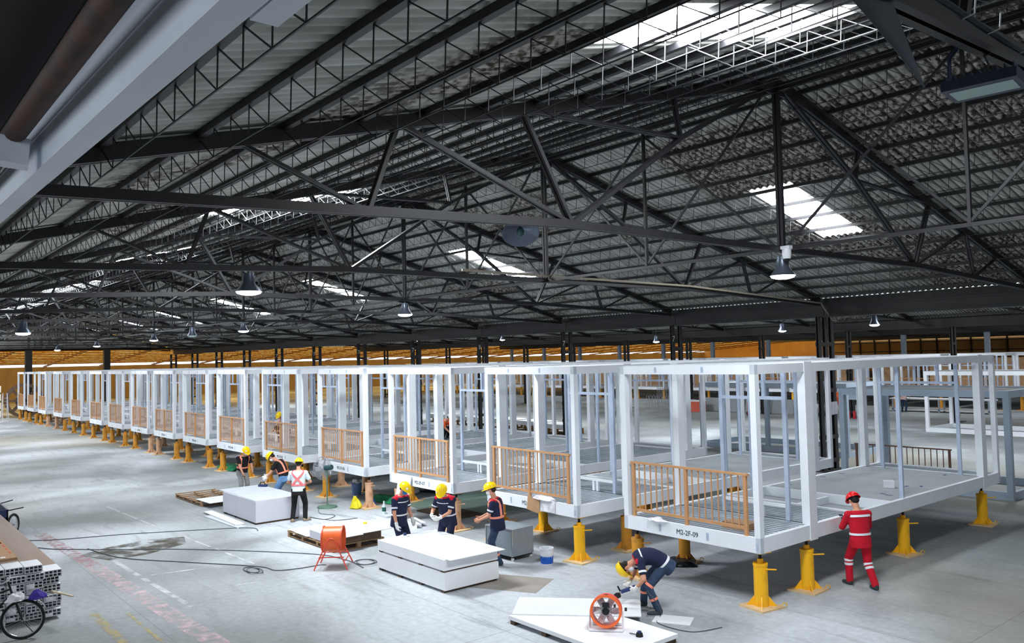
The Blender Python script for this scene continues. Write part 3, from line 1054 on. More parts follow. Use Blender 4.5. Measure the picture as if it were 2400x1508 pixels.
    b.box(-0.09, -0.05, -0.004, 0, 0.04, 0.16)
    b.obj('connection_plates', 'plate_grey', o)
    return o
def jack(m):
    """screw jack: base plate on castors, tube with gussets, screw, handle"""
    o = thing('screw_jack', '', 'jack')
    b = MB().box(-0.26, 0.26, -0.26, 0.26, 0.0, 0.03)
    b.obj('base_plate', 'jack_plate', o)
    b = MB()
    b.cyl((0, 0, 0.03), (0, 0, 0.72), 0.115, n=20)
    b.cyl((0, 0, 0.69), (0, 0, 0.73), 0.123, n=20)
    b.obj('tube', m, o, smooth=True)
    for k in range(4):
        R = Matrix.Rotation(PI / 2 * k + PI / 4, 3, 'Z') @ Matrix.Rotation(PI / 2, 3, 'X')
        MB().prism([(0.10, 0.03), (0.24, 0.03), (0.10, 0.21)], -0.008, 0.008, R).obj('gusset', m, o)
    b = MB()
    b.cyl((0, 0, 0.73), (0, 0, 0.80), 0.05, n=14)
    b.obj('nut', m, o, smooth=True)
    MB().cyl((0, 0, 0.80), (0, 0, 0.905), 0.026, n=12).obj('screw', 'screw_black', o, smooth=True)
    MB().box(-0.13, 0.13, -0.13, 0.13, 0.903, 0.918).obj('head_plate', m, o)
    MB().tube([(0.1, 0, 0.64), (0.3, 0.05, 0.67)], 0.012, 8).obj('handle', m, o, smooth=True)
    MB().tube([(0.2, 0.24, 0.03), (0.2, 0.3, 0.07), (0.24, 0.34, 0.05), (0.26, 0.28, 0.03)], 0.008, 6).obj('pull_ring', m, o, smooth=True)
    return o
jacks = {m: jack(m) for m in ('jack_yellow', 'jack_ochre', 'jack_dusty')}
used_j = set()
NTH = ['nearest module'] + ['%s module from the right' % ORD[i] for i in range(1, 16)]
JP = [((-0.15, 0.19), 'front right corner'), ((-0.14, 1.6), 'right balcony post'), ((-0.15, 5.3), 'middle of the right side'), ((-0.16, 9.35), 'rear right end'),
      ((-2.85, 0.19), 'front left corner'), ((-2.86, 1.6), 'left balcony post'), ((-2.85, 5.3), 'middle of the left side'), ((-2.85, 9.35), 'rear left end')]
mods = {}
for i, x in enumerate(MX):
    key = i < 2
    if key not in mods:
        o = mods[key] = module(key)
        rl = railing(o, -2.78, -0.3, 0.06, 0.25, 'rail_brown')
    else:
        o = copy_tree(mods[key])
        for c in KIDS[o]:
            if c.name.startswith('marking'):
                bpy.data.objects.remove(c)
    o.location = (x, MY, MZ)
    extra = ['marked M2-2F-09 on yellow jacks', 'with cardboard on its beam', 'with a leaning board at its front'][i] if i < 3 else 'with open joist floor'
    tag(o, 'white steel frame module %s, %s' % (extra, NTH[i]), 'module', 'modules of the front row')
    for j, ((jx, jy), nm) in enumerate(JP):
        if i > 5 and j in (2, 6):
            continue
        r = (i * 7 + j * 3) % 10
        m = 'jack_yellow' if (i == 0 and j in (0, 1, 2, 3)) or (i, j) in ((1, 0), (1, 4), (1, 5), (1, 2)) else ('jack_dusty' if r in (1, 6) or (i, j) in ((3, 0), (2, 0)) else 'jack_ochre')
        lab = '%s jack under %s of the %s' % ({'jack_yellow': 'bright yellow', 'jack_ochre': 'ochre', 'jack_dusty': 'dusty pinkish'}[m], nm, NTH[i])
        if m not in used_j:
            q = jacks[m]
            used_j.add(m)
        else:
            q = copy_tree(jacks[m])
        q.location = (x + jx, MY + jy, 0)
        q.rotation_euler = (0, 0, ((i * 5 + j * 11) % 7 - 3) * 0.06)
        tag(q, lab, 'jack', 'screw jacks under the front row')
for i, o in enumerate([ob for ob in bpy.data.objects if ob.name.startswith('building_module')]):
    if i < 9:
        s = 'M2-2F-%02d' % (9 - i)
        text_mesh('marking', s, 0.125, 'ink', o, Matrix.Translation((-1.5, -0.003, 0.115)) @ Matrix.Rotation(PI / 2, 4, 'X'))
# ------------------------------------------------------------------ far row of modules in the third bay
def far_module():
    o = thing('far_module', '', 'module')
    fw = 'frame_white'
    H = 2.87
    b = MB()
    b.box(-3.6, 0, 0, 0.1, 0, 0.24)
    b.box(-3.6, -3.5, 0, 6, 0, 0.24)
    b.box(-0.1, 0, 0, 6, 0, 0.24)
    b.box(-3.6, 0, 5.9, 6, 0, 0.24)
    b.obj('bottom_frame', fw, o)
    b = MB()
    b.box(-3.6, 0, 0, 0.1, H - 0.18, H)
    b.box(-3.6, -3.5, 0, 6, H - 0.18, H)
    b.box(-0.1, 0, 0, 6, H - 0.18, H)
    b.box(-3.6, 0, 5.9, 6, H - 0.18, H)
    b.obj('top_frame', fw, o)
    MB().box(-3.5, -0.1, 0.1, 5.9, 0.18, 0.22).obj('floor_deck', 'deck_galv', o)
    p = MB().box(-0.07, 0.07, -0.07, 0.07, 0.24, H - 0.18).mesh('post', fw)
    for x in (-3.53, -0.07):
        for y in (0.07, 1.6, 5.93):
            link('post', p, o, (x, y, 0))
    s = MB().box(-0.05, 0.05, -0.04, 0.04, 0.24, H - 0.18).mesh('stud', 'stud_galv')
    for k, x in enumerate((-3.0, -2.55, -1.9, -1.4, -0.8, -0.4)):
        link('stud', s, o, (x, 1.6 + 0.7 * (k % 2), 0))
    MB().box(-3.46, -0.14, 1.57, 1.63, 2.0, 2.06).obj('header', 'stud_galv', o)
    b = MB()
    b.box(-3.4, -0.2, 0.03, 0.09, 1.14, 1.18)
    for k in range(28):
        b.box(-3.35 + k * 0.115, -3.33 + k * 0.115, 0.05, 0.07, 0.3, 1.14)
    b.obj('railing', 'rail_brown', o)
    MB().box(-3.3, -0.3, 5.8, 5.86, 0.3, 2.5).obj('back_panel', 'cardboard', o)
    j = MB()
    for x in (-3.4, -0.2):
        for y in (0.2, 5.7):
            j.cyl((x, y, -0.92), (x, y, 0), 0.11, n=10)
    return o
fm = far_module()
fj = MB().cyl((0, 0, 0), (0, 0, 0.9), 0.12, n=12)
fj.box(-0.26, 0.26, -0.26, 0.26, 0, 0.03)
fjm = fj.mesh('far_jack', 'jack_ochre', True)
fjy = fj.mesh('far_jack', 'jack_yellow', True)
for i in range(21):
    lab = 'white frame module in the distant row, %s from the right' % ORD[i]
    o = fm if i == 0 else dup(fm, lab)
    x = -8.2 - i * 4.15
    o.location = (x, 59.4, 0.91)
    tag(o, lab, 'module', 'modules of the distant row')
    for k, (jx, nm) in enumerate(((-3.4, 'left'), (-0.2, 'right'))):
        q = link('screw_jack', fjy if (i + k) % 3 == 0 else fjm, None, (x + jx, 59.6, 0))
        tag(q, 'ochre jack under the front %s corner of distant module %s from the right' % (nm, ORD[i]), 'jack', 'jacks of the distant row')
# ------------------------------------------------------------------ container frames standing on the floor of the second bay
def box_frame(name, label, x0, x1, y0, y1, h, m, posts, rail=None):
    o = thing(name, label, 'frame', (x1, y0, 0), 0, 'container frames on the floor')
    w, d = x1 - x0, y1 - y0
    b = MB()
    for nm, z0, z1 in (('bottom_ring', 0, 0.22), ('top_ring', h - 0.2, h)):
        b = MB()
        b.box(-w, 0, 0, 0.12, z0, z1)
        b.box(-w, 0, d - 0.12, d, z0, z1)
        b.box(-w, -w + 0.12, 0.12, d - 0.12, z0, z1)
        b.box(-0.12, 0, 0.12, d - 0.12, z0, z1)
        b.obj(nm, m, o)
    MB().box(-w + 0.12, -0.12, 0.12, d - 0.12, h - 0.1, h - 0.05).obj('roof_panel', 'slab', o)
    for px, py in posts:
        MB().box(px * -w + (0 if px == 1 else -0.16), px * -w + (0.16 if px == 1 else 0), py * d - (0.16 if py == 1 else 0), py * d + (0 if py == 1 else 0.16), 0.22, h - 0.2).obj('post', m, o)
    return o
box_frame('container_frame', 'blue-grey container frame on the floor left of the black column', -23.4, -16.3, 30.4, 33.4, 2.9, 'frame_grey', [(0, 0), (1, 0), (0, 1), (1, 1), (0.5, 0)])
f2 = box_frame('container_frame', 'blue-grey container frame on the floor behind the nearest module', -13.5, -8.57, 24.67, 27.7, 3.0, 'frame_grey', [(0, 0), (1, 0), (0, 1), (1, 1)])
railing(f2, -4.5, -1.7, 0.2, 0.22, 'rail_dark', True, 1.05, 7)
rl = railing(f2, 0.3, 2.4, 0.6, 0.22, 'rail_brown', True, 1.05, 9)
box_frame('container_frame', 'white empty frame standing on the open floor at far right', -18.55, -10.5, 42.3, 45.3, 3.05, 'frame_white', [(0, 0), (1, 0), (0, 1), (1, 1)])
# ------------------------------------------------------------------ boards, pallets and loose material on the floor
def skids(parent, w, d, z0, z1, m='timber_dark', n=4):
    for i in range(n):
        x = -w / 2 + 0.08 + (w - 0.16) * i / (n - 1)
        MB().box(x - 0.05, x + 0.05, -d / 2 + 0.01, d / 2 - 0.01, z0, z1).obj('skid', m, parent)
def pallet(name, label, loc, w, d, h=0.13, m='timber', slats=7, rz=0):
    o = thing(name, label, 'pallet', loc, rz)
    for y in (-d / 2 + 0.05, 0, d / 2 - 0.05):
        q = MB()
        q.box(-w / 2, w / 2, y - 0.045, y + 0.045, 0.02, 0.036)
        q.box(-w / 2, w / 2, y - 0.045, y + 0.045, h - 0.036, h - 0.02)
        for i in range(4):
            x = -w / 2 + 0.05 + (w - 0.1) * i / 3
            q.box(x - 0.045, x + 0.045, y - 0.045, y + 0.045, 0.036, h - 0.036)
        q.obj('bearer', m, o)
    for i in range(slats):
        x = -w / 2 + 0.05 + (w - 0.1) * i / (slats - 1)
        MB().box(x - 0.05, x + 0.05, -d / 2, d / 2, h - 0.02, h).obj('slat', m, o)
    for x in (-w / 2 + 0.06, 0, w / 2 - 0.06):
        MB().box(x - 0.05, x + 0.05, -d / 2, d / 2, 0, 0.02).obj('bottom_slat', m, o)
    return o
def board_block(name, label, loc, w, d, z0, z1, m, group=None):
    o = thing(name, label, 'boards', loc, 0, group)
    b = MB().box(-w / 2, w / 2, -d / 2, d / 2, z0, z1)
    b.obj('boards', m, o)
    return o
def layered(name, rgb):
    """stacked sheets: faint horizontal lines, one per sheet"""
    m = mat(name, rgb, 0.75, 0, 0.03, 2)
    nt = m.node_tree
    b = nt.nodes['Principled BSDF']
    tc = nt.nodes.new('ShaderNodeTexCoord')
    w = nt.nodes.new('ShaderNodeTexWave')
    w.bands_direction = 'Z'
    w.inputs['Scale'].default_value = 22
    w.inputs['Distortion'].default_value = 0.4
    nt.links.new(tc.outputs['Object'], w.inputs['Vector'])
    bp = nt.nodes.new('ShaderNodeBump')
    bp.inputs['Strength'].default_value = 0.1
    bp.inputs['Distance'].default_value = 0.004
    nt.links.new(w.outputs['Fac'], bp.inputs['Height'])
    nt.links.new(bp.outputs['Normal'], b.inputs['Normal'])
layered('sheets_white', (234, 236, 240))
layered('sheets_grey', (196, 198, 208))
# grey stack at left
o = board_block('board_stack', 'tall grey block of stacked boards at left between the three workers', (-22.17, 9.07, 0), 2.38, 1.22, 0.05, 0.61, 'sheets_grey')
skids(o, 2.38, 1.22, 0, 0.05)
for x0, x1, y0, y1, rz, lab in ((-23.75, -22.5, 8.5, 9.72, 0.02, 'loose grey sheet overhanging the left end of the grey board stack'), (-22.47, -21.0, 8.48, 9.74, -0.01, 'loose grey sheet on the right half of the grey board stack')):
    o = MB().box(-(x1 - x0) / 2, (x1 - x0) / 2, -(y1 - y0) / 2, (y1 - y0) / 2, 0, 0.012).obj('loose_board', 'board_grey', None, loc=((x0 + x1) / 2, (y0 + y1) / 2, 0.611))
    o.rotation_euler = (0, 0, rz)
    tag(o, lab, 'board', 'sheets on the grey stack')
pallet('wooden_pallet', 'bare brown wooden pallet left of the grey board stack', (-26.1, 8.98, 0), 2.4, 1.25)
for k in range(3):
    o = MB().box(-0.55, 0.55, -0.5, 0.5, 0, 0.012).obj('offcut_board', 'board_white', None, loc=(-25.0 + 0.05 * k, 9.0 - 0.05 * k, 0.131 + 0.0125 * k))
    o.rotation_euler = (0, 0, 0.05 * k - 0.06)
    tag(o, 'white board offcut lying on the brown pallet, ' + ('lowest', 'middle', 'topmost')[k] + ' of three', 'board', 'offcuts on the brown pallet')
for k, (x0, x1, y, z, m) in enumerate(((-23.75, -21.2, 8.14, 0.03, 'board_white'), (-23.2, -20.9, 8.02, 0.0, 'board_grey'))):
    o = MB().box(-(x1 - x0) / 2, (x1 - x0) / 2, -0.12, 0.12, 0, 0.025).obj('plank', m, None, loc=((x0 + x1) / 2, y, z))
    o.rotation_euler = (0, 0, -0.02 + 0.05 * k)
    tag(o, ('pale long plank lying in front of the grey board stack', 'grey plank under the pale one before the grey stack')[k], 'plank', 'planks by the grey stack')
# low pallet of cut boards in the middle
pallet('wooden_pallet', 'weathered pallet carrying cut white boards behind the orange drum blower', (-17.84, 9.12, 0), 2.4, 1.3, 0.15, 'timber', 6)
o = MB().box(-0.3, 0.3, -0.6, 0.6, 0, 0.17).obj('board_offcut_pile', 'sheets_grey', None, loc=(-17.58, 9.1, 0.151))
tag(o, 'pale pile of board offcuts in the middle of the weathered pallet', 'boards')
o = MB().box(-0.3, 0.3, -0.6, 0.6, 0, 0.17).obj('board_offcut_pile', 'timber_dark', None, loc=(-16.96, 9.1, 0.151))
tag(o, 'dark brown edged pile of offcuts at the right end of the weathered pallet', 'boards')
for k, (x0, x1, y0, y1, z, lab) in enumerate(((-19.05, -17.9, 8.5, 9.85, 0.152, 'white cut board on the left half of the weathered pallet'), (-18.6, -17.9, 8.45, 8.95, 0.166, 'small white board strip at the front of the weathered pallet'), (-17.9, -16.5, 8.5, 9.15, 0.322, 'white board with dark slot on the weathered pallet, front right'), (-18.2, -16.6, 9.17, 9.95, 0.322, 'white board at the back of the weathered pallet'))):
    o = MB().box(x0, x1, y0, y1, 0, 0.013).obj('cut_board', 'board_white', None, loc=(0, 0, z))
    tag(o, lab, 'board', 'cut boards on the weathered pallet')
o = MB().cyl((0, 0, 0), (0, 0, 0.04), 0.05, n=14).obj('tape_measure', 'bag_yellow', None, smooth=True, loc=(-17.5, 9.75, 0.335))
tag(o, 'small yellow tape measure on the white cut board', 'tape measure')
# white double stack
for z0, z1, lab in ((0.05, 0.365, 'lower white board stack nearest the camera, on dark skids'), (0.40, 0.60, 'upper white board stack lying on the lower one')):
    o = board_block('board_stack', lab, (-13.5, 9.08, 0), 2.4 if z0 < 0.3 else 2.36, 1.24, z0, z1, 'sheets_white', 'white board stacks')
    skids(o, 2.36, 1.24, z0 - 0.05 if z0 < 0.3 else z0 - 0.034, z0, n=4)
o = MB().box(-1.22, 1.22, -0.62, 0.62, 0, 0.012).obj('loose_board', 'board_white', None, loc=(-13.38, 9.16, 0.601))
o.rotation_euler = (0, 0, -0.03)
tag(o, 'large white sheet overhanging the right end of the white stack', 'board')
o = MB().box(-1.55, 0.2, -0.5, 0.5, 0, 0.002).obj('floor_patch', 'patch', fl, loc=(-11.6, 10.0, 0.001))
o.rotation_euler = (0, 0, 0.5)
# foreground boards
o = board_block('board_stack', 'low flat white board stack at the bottom edge under the orange fan', (-9.04, 8.88, 0), 2.38, 1.26, 0.07, 0.13, 'sheets_white')
skids(o, 2.38, 1.26, 0, 0.07)
o = thing('vented_board', 'white board with three slots lying askew by the bending worker', 'board', (-9.77, 9.33, 0.132), math.radians(42.4))
MB().box(-1.02, 1.02, -0.45, 0.45, 0, 0.016).obj('sheet', 'board_white', o)
for x, y in ((0.6, 0.05), (0.78, -0.12), (0.62, -0.28)):
    MB().box(x - 0.02, x + 0.02, y - 0.09, y + 0.09, 0.0162, 0.0175).obj('slot', 'shadow_core', o)
o = MB().box(-0.3, 0.3, -0.2, 0.2, 0, 0.012).obj('offcut_board', 'board_white', None, loc=(-8.55, 10.25, 0.0))
o.rotation_euler = (0, 0, 0.5)
tag(o, 'small white offcut on the floor under the bending worker', 'board')
o = thing('hand_tool', 'small black corded tool lying on the low white boards', 'tool', (-8.16, 9.02, 0.131), 0.4)
MB().cyl((0, 0, 0), (0, 0, 0.05), 0.055, 0.045, n=16).obj('body', 'rubber', o, smooth=True)
MB().cyl((0, 0, 0.05), (0, 0, 0.075), 0.03, n=12).obj('knob', 'grinder_blue', o, smooth=True)
MB().tube([(-0.05, 0, 0.02), (-0.16, 0.03, 0.015)], 0.008, 6).obj('cord_end', 'cable', o)
# leaning panel and trims by the third module
o = MB().box(-0.27, 0.27, -0.008, 0.008, 0, 1.22).obj('leaning_board', 'board_white', None, loc=(-18.55, 11.33, 0))
o.rotation_euler = (-0.2, 0, 0.1)
tag(o, 'white narrow board leaning against the third module', 'board')
for k in range(2):
    o = thing('steel_trim', ('white angled trim on the floor by the leaning board', 'second white trim beside the angled trim on the floor')[k], 'trim', (-18.2 + 0.1 * k, 11.62 - 0.2 * k, 0), -0.25, 'trims by the third module')
    b = MB()
    b.box(-0.65, 0.65, -0.06, 0.06, 0.09, 0.1)
    b.box(-0.65, 0.65, -0.06, -0.05, 0, 0.1)
    b.obj('angle_section', 'frame_white', o)
# ------------------------------------------------------------------ drum blowers, fans
def ring(r, w, n=28):
    return [(r * math.cos(2 * PI * k / n), r * math.sin(2 * PI * k / n), w) for k in range(n)]
bl = thing('drum_blower', 'orange drum blower standing on tall splayed legs', 'fan', (-15.57, 7.93, 0), 0.9)
RX = Matrix.Rotation(PI / 2, 3, 'Y')
MB().lathe([(0.235, -0.2), (0.25, -0.2), (0.25, 0.2), (0.235, 0.2)], 28, (0, 0, 0.57), RX, close=True).obj('drum', 'orange_paint', bl, smooth=True)
for s in (-0.2, 0.2):
    MB().lathe([(0.245, s - 0.012), (0.27, s - 0.012), (0.27, s + 0.012), (0.245, s + 0.012)], 28, (0, 0, 0.57), RX, close=True).obj('rim', 'orange_red', bl, smooth=True)
MB().cyl((-0.09, 0, 0.57), (0.09, 0, 0.57), 0.08, n=16).obj('motor', 'rubber', bl, smooth=True)
for k in range(5):
    R = Matrix.Rotation(2 * PI * k / 5, 3, 'X') @ Matrix.Rotation(0.6, 3, 'Z')
    MB().box(-0.004, 0.004, -0.045, 0.045, 0.07, 0.225, R, (0.11, 0, 0.57)).obj('blade', 'fan_green', bl)
for s in (-1, 1):
    pts = [(-0.34, s * 0.32, 0.0), (-0.1, s * 0.262, 0.52)] + [(0.09 * math.sin(t), s * 0.258, 0.53 + 0.09 * math.cos(t)) for t in (-1.0, -0.5, 0, 0.5, 1.0)] + [(0.1, s * 0.262, 0.52), (0.34, s * 0.32, 0.0)]
    MB().tube(pts, 0.014, 8).obj('leg', 'orange_red', bl, smooth=True)
for y, z in ((-0.24, 0.24), (0.24, 0.24)):
    MB().tube([(-0.26, y, z), (0.26, y, z)], 0.011, 8).obj('rail', 'orange_red', bl, smooth=True)
for s in (-1, 1):
    MB().tube([(s * 0.275, -0.26, 0.17), (s * 0.275, 0.26, 0.17)], 0.011, 8).obj('rail', 'orange_red', bl, smooth=True)
ff = thing('floor_fan', 'round orange floor fan tilted on a pale stand among white boards', 'fan', (-8.72, 8.92, 0.131), 0.0)
fd = Vector((0.62, -0.72, 0.18)).normalized()          # the way it blows
Q = fd.to_track_quat('Z', 'Y').to_matrix()
fc = Vector((0, 0, 0.27))
MB().lathe([(0.205, -0.15), (0.235, -0.15), (0.222, -0.12), (0.222, 0.10), (0.235, 0.13), (0.205, 0.13), (0.212, 0.1), (0.212, -0.12)], 36, fc, Q, close=True).obj('drum', 'orange_red', ff, smooth=True)
MB().lathe([(0.2, -0.015), (0.235, -0.015), (0.235, 0.015), (0.2, 0.015)], 36, fc + fd * 0.14, Q, close=True).obj('rim', 'orange_paint', ff, smooth=True)
MB().cyl(fc - fd * 0.1, fc + fd * 0.1, 0.06, n=18).obj('motor', 'plastic_black', ff, smooth=True)
MB().box(-0.05, 0.05, -0.035, 0.035, -0.02, 0.06, Q, fc + fd * 0.06 + Vector((0, 0, 0.09))).obj('terminal_box', 'plastic_black', ff)
for k in range(6):
    R = Q @ Matrix.Rotation(2 * PI * k / 6, 3, 'Z') @ Matrix.Rotation(0.55, 3, 'X')
    MB().box(0.055, 0.19, -0.055, 0.055, -0.003, 0.003, R, fc + fd * 0.02).obj('blade', 'plastic_white', ff)
g = MB()
for r in (0.06, 0.10, 0.14, 0.18):
    g.tube([Q @ Vector(p) + fc + fd * 0.13 for p in ring(r, 0)], 0.0022, 5, closed=True)
for k in range(12):
    a = 2 * PI * k / 12
    g.tube([Q @ Vector((0.05 * math.cos(a), 0.05 * math.sin(a), 0)) + fc + fd * 0.131, Q @ Vector((0.205 * math.cos(a + 0.3), 0.205 * math.sin(a + 0.3), 0)) + fc + fd * 0.131], 0.0022, 5)
g.obj('grille', 'wire', ff)
sd = Vector((fd.y, -fd.x, 0)).normalized()
fh = Vector((fd.x, fd.y, 0)).normalized()
for s in (-1, 1):
    MB().tube([sd * s * 0.245 + Vector((0, 0, 0.27)), sd * s * 0.25 + fh * 0.06 + Vector((0, 0, 0.06)), sd * s * 0.25 + fh * 0.12 + Vector((0, 0, 0.02))], 0.014, 8).obj('stand_arm', 'plastic_white', ff, smooth=True)
b = MB()
b.tube([sd * -0.25 + fh * 0.14 + Vector((0, 0, 0.022)), sd * 0.25 + fh * 0.14 + Vector((0, 0, 0.022))], 0.022, 8)
b.obj('stand_foot', 'plastic_white', ff, smooth=True)
MB().tube([sd * -0.22 - fh * 0.16 + Vector((0, 0, 0.022)), sd * 0.22 - fh * 0.16 + Vector((0, 0, 0.022))], 0.022, 8).obj('stand_foot', 'plastic_white', ff, smooth=True)
MB().box(-0.03, 0.03, -0.02, 0.02, 0, 0.07, Q, fc - fd * 0.06 + Vector((0, 0, 0.215))).obj('switch_box', 'rubber', ff)
pf = thing('pedestal_fan', 'grey caged fan on a green pole beside the fourth module', 'fan', (-21.95, 11.0, 0))
MB().lathe([(0.0, 0), (0.3, 0), (0.28, 0.04), (0.06, 0.07), (0.03, 0.09)], 24).obj('base', 'fan_green', pf, smooth=True)
MB().cyl((0, 0, 0.06), (0, 0, 1.12), 0.022, n=10).obj('pole', 'fan_green', pf, smooth=True)
pd = Vector((-0.93, -0.3, -0.12)).normalized()
Q2 = pd.to_track_quat('Z', 'Y').to_matrix()
pc = Vector((0, 0, 1.15))
MB().cyl(pc - pd * 0.2, pc + pd * 0.06, 0.075, n=16).obj('motor', 'motor_teal', pf, smooth=True)
g = MB()
for r, h in ((0.08, 0.02), (0.16, 0.03), (0.24, 0.05), (0.32, 0.09), (0.34, 0.14), (0.32, 0.19), (0.24, 0.23), (0.14, 0.25)):
    g.tube([Q2 @ Vector(p) + pc for p in ring(r, h + 0.04)], 0.0045, 5, closed=True)
for k in range(28):
    a = 2 * PI * k / 28
    g.tube([Q2 @ Vector((r * math.cos(a), r * math.sin(a), h + 0.04)) + pc for r, h in ((0.04, 0.02), (0.2, 0.04), (0.34, 0.14), (0.2, 0.24), (0.04, 0.26))], 0.0035, 4)
g.obj('cage', 'wire', pf)
for k in range(3):
    R = Q2 @ Matrix.Rotation(2 * PI * k / 3, 3, 'Z') @ Matrix.Rotation(0.5, 3, 'X')
    MB().box(0.04, 0.29, -0.07, 0.07, -0.003, 0.003, R, pc + pd * 0.17).obj('blade', 'wire', pf)
# ------------------------------------------------------------------ small things near the front row
gb_ = thing('steel_cart', 'square grey metal box on castors behind the right worker', 'cart', (-13.2, 10.78, 0), 0.03)
MB().box(-0.85, 0, 0, 0.6, 0.1, 0.66).obj('cabinet', 'galv_box', gb_)
b = MB()
for x in (-0.85, 0.0):
    b.box(x - 0.012, x + 0.012, -0.012, 0.012, 0.1, 0.66)
b.box(-0.85, 0, -0.012, 0.012, 0.64, 0.665)
b.obj('edge_trim', 'chrome', gb_)
MB().box(-0.83, -0.02, 0.02, 0.58, 0.07, 0.1).obj('underframe', 'rubber', gb_)
for x in (-0.8, -0.05):
    for y in (0.05, 0.55):
        MB().cyl((x, y - 0.015, 0.035), (x, y + 0.015, 0.035), 0.035, n=12).obj('castor', 'plastic_white', gb_, smooth=True)
bk = thing('paint_bucket', 'white and blue plastic bucket on the floor before the second module', 'bucket', (-12.6, 11.2, 0))
MB().lathe([(0.0, 0), (0.125, 0), (0.14, 0.30), (0.148, 0.30), (0.148, 0.33), (0.132, 0.33), (0.118, 0.03), (0, 0.03)], 24).obj('tub', 'plastic_white', bk, smooth=True)
MB().lathe([(0.1275, 0.02), (0.1362, 0.17), (0.137, 0.17), (0.1285, 0.02)], 24, close=True).obj('blue_band', 'plastic_blue', bk, smooth=True)
MB().tube([(0.147 * math.cos(t), 0.147 * math.sin(t) * 0.5 - 0.05, 0.31 - 0.02 * math.sin(t)) for t in [PI * k / 8 for k in range(9)]], 0.004, 5).obj('bail_handle', 'wire', bk)
_v = (Vector((0, 0, 0)) - Vector((-12.6, 11.2, 0))).normalized()
text_mesh('bucket_lettering', 'YATA', 0.085, 'plastic_white', bk, Matrix.Translation((_v.x * 0.139, _v.y * 0.139, 0.185)) @ Matrix.Rotation(math.atan2(_v.y, _v.x) + PI / 2, 4, 'Z') @ Matrix.Rotation(PI / 2, 4, 'X'))
b2 = thing('waste_bucket', 'grey bucket full of scraps under the fourth module', 'bucket', (-23.3, 12.7, 0))
MB().lathe([(0.0, 0), (0.14, 0), (0.17, 0.38), (0.155, 0.38), (0.13, 0.03), (0, 0.03)], 20).obj('tub', 'water_blue', b2, smooth=True)
b = MB()
for k in range(7):
    b.ell((0.09 * math.cos(k * 2.4), 0.09 * math.sin(k * 2.4), 0.38 + 0.03 * (k % 3)), (0.06, 0.05, 0.07))
b.obj('scraps', 'wrap', b2, smooth=True)
from mathutils import noise as mnoise
def blob(name, m, label, cat, loc, size, seed, n=9, flat=0.5):
    """crumpled heap: a lump drawn out by folds, flat underneath"""
    b = MB()
    b.ell((0, 0, 0), (1, 1, 1), None, 56, 30)
    off = Vector((seed * 7.3, seed * 3.1, seed * 1.7))
    for i, v in enumerate(b.v):
        p = Vector(v)
        k = 1 + 0.30 * mnoise.noise(p * 1.3 + off) + 0.16 * mnoise.noise(p * 3.2 + off) + 0.09 * abs(mnoise.noise(p * 6.5 + off))
        up = max(0.0, p.z)
        w = 1 - 0.45 * flat * up
        z = p.z * k if p.z > 0 else p.z * 0.12
        b.v[i] = (p.x * k * w * size[0] / 2, p.y * k * w * size[1] / 2, max(0.0, (z + 0.1)) * size[2] * 0.85 + 0.002)
    o = b.obj(name, m, None, smooth=True, angle=70, loc=loc)
    tag(o, label, cat)
    return o
yb = blob('rubbish_bag', 'bag_yellow', 'crumpled bright yellow bag beside the pinkish jack', 'bag', (-21.15, 11.5, 0), (0.36, 0.3, 0.36), 3, 6, 0.9)
blob('cleaning_rag', 'plastic_blue', 'small blue cloth lump right of the yellow bag', 'cloth', (-21.0, 11.95, 0), (0.2, 0.2, 0.24), 5, 4)
blob('folded_net', 'net_green', 'folded dark green net behind the pinkish jack', 'net', (-21.35, 12.75, 0), (1.9, 0.5, 0.2), 6, 9)
blob('safety_net', 'net_green', 'bright green netting heaped under the sixth module', 'net', (-32.9, 12.2, 0), (1.9, 0.7, 0.22), 8, 9)
blob('plastic_sheeting', 'plastic_black', 'shiny black plastic sheeting heaped under the fourth module', 'sheeting', (-21.9, 14.9, 0), (2.2, 0.9, 0.75), 9, 9, 0.9)
blob('scrap_heap', 'wrap', 'pale scrap heap left of the black plastic sheeting', 'scrap', (-22.4, 14.1, 0), (0.8, 0.5, 0.45), 10, 8)
blob('tarpaulin', 'plastic_black', 'dark blue tarpaulin bunched round a jack behind the bending worker', 'tarpaulin', (-10.68, 13.1, 0), (0.62, 0.6, 0.13), 12, 8)
def bottle(label, loc, s=1.0):
    o = thing('water_bottle', label, 'bottle', loc)
    MB().lathe([(0, 0), (0.05 * s, 0), (0.05 * s, 0.2 * s), (0.018 * s, 0.27 * s), (0.018 * s, 0.3 * s), (0, 0.3 * s)], 16).obj('body', 'pet_clear', o, smooth=True)
    MB().lathe([(0.0505 * s, 0.07 * s), (0.052 * s, 0.07 * s), (0.052 * s, 0.17 * s), (0.0505 * s, 0.17 * s)], 16, close=True).obj('label', 'label_green', o, smooth=True)
    MB().cyl((0, 0, 0.29 * s), (0, 0, 0.315 * s), 0.022 * s, n=10).obj('cap', 'plastic_white', o, smooth=True)
    return o
o = MB().box(-0.3, 0.3, -0.15, 0.15, 0, 0.05).obj('stone_slab', 'board_grey', None, loc=(-19.5, 11.5, 0))
tag(o, 'small grey slab under the clear bottle', 'slab')
bottle('clear bottle with green label left of the leaning board', (-19.58, 11.5, 0.051), 1.1)
jg = thing('water_jug', 'bluish water jug beneath the third module', 'jug', (-18.6, 12.9, 0.03))
MB().lathe([(0, 0), (0.13, 0), (0.135, 0.3), (0.05, 0.38), (0.03, 0.42), (0, 0.42)], 20).obj('body', 'water_blue', jg, smooth=True)
MB().cyl((0, 0, 0.41), (0, 0, 0.45), 0.035, n=12).obj('cap', 'plastic_white', jg, smooth=True)
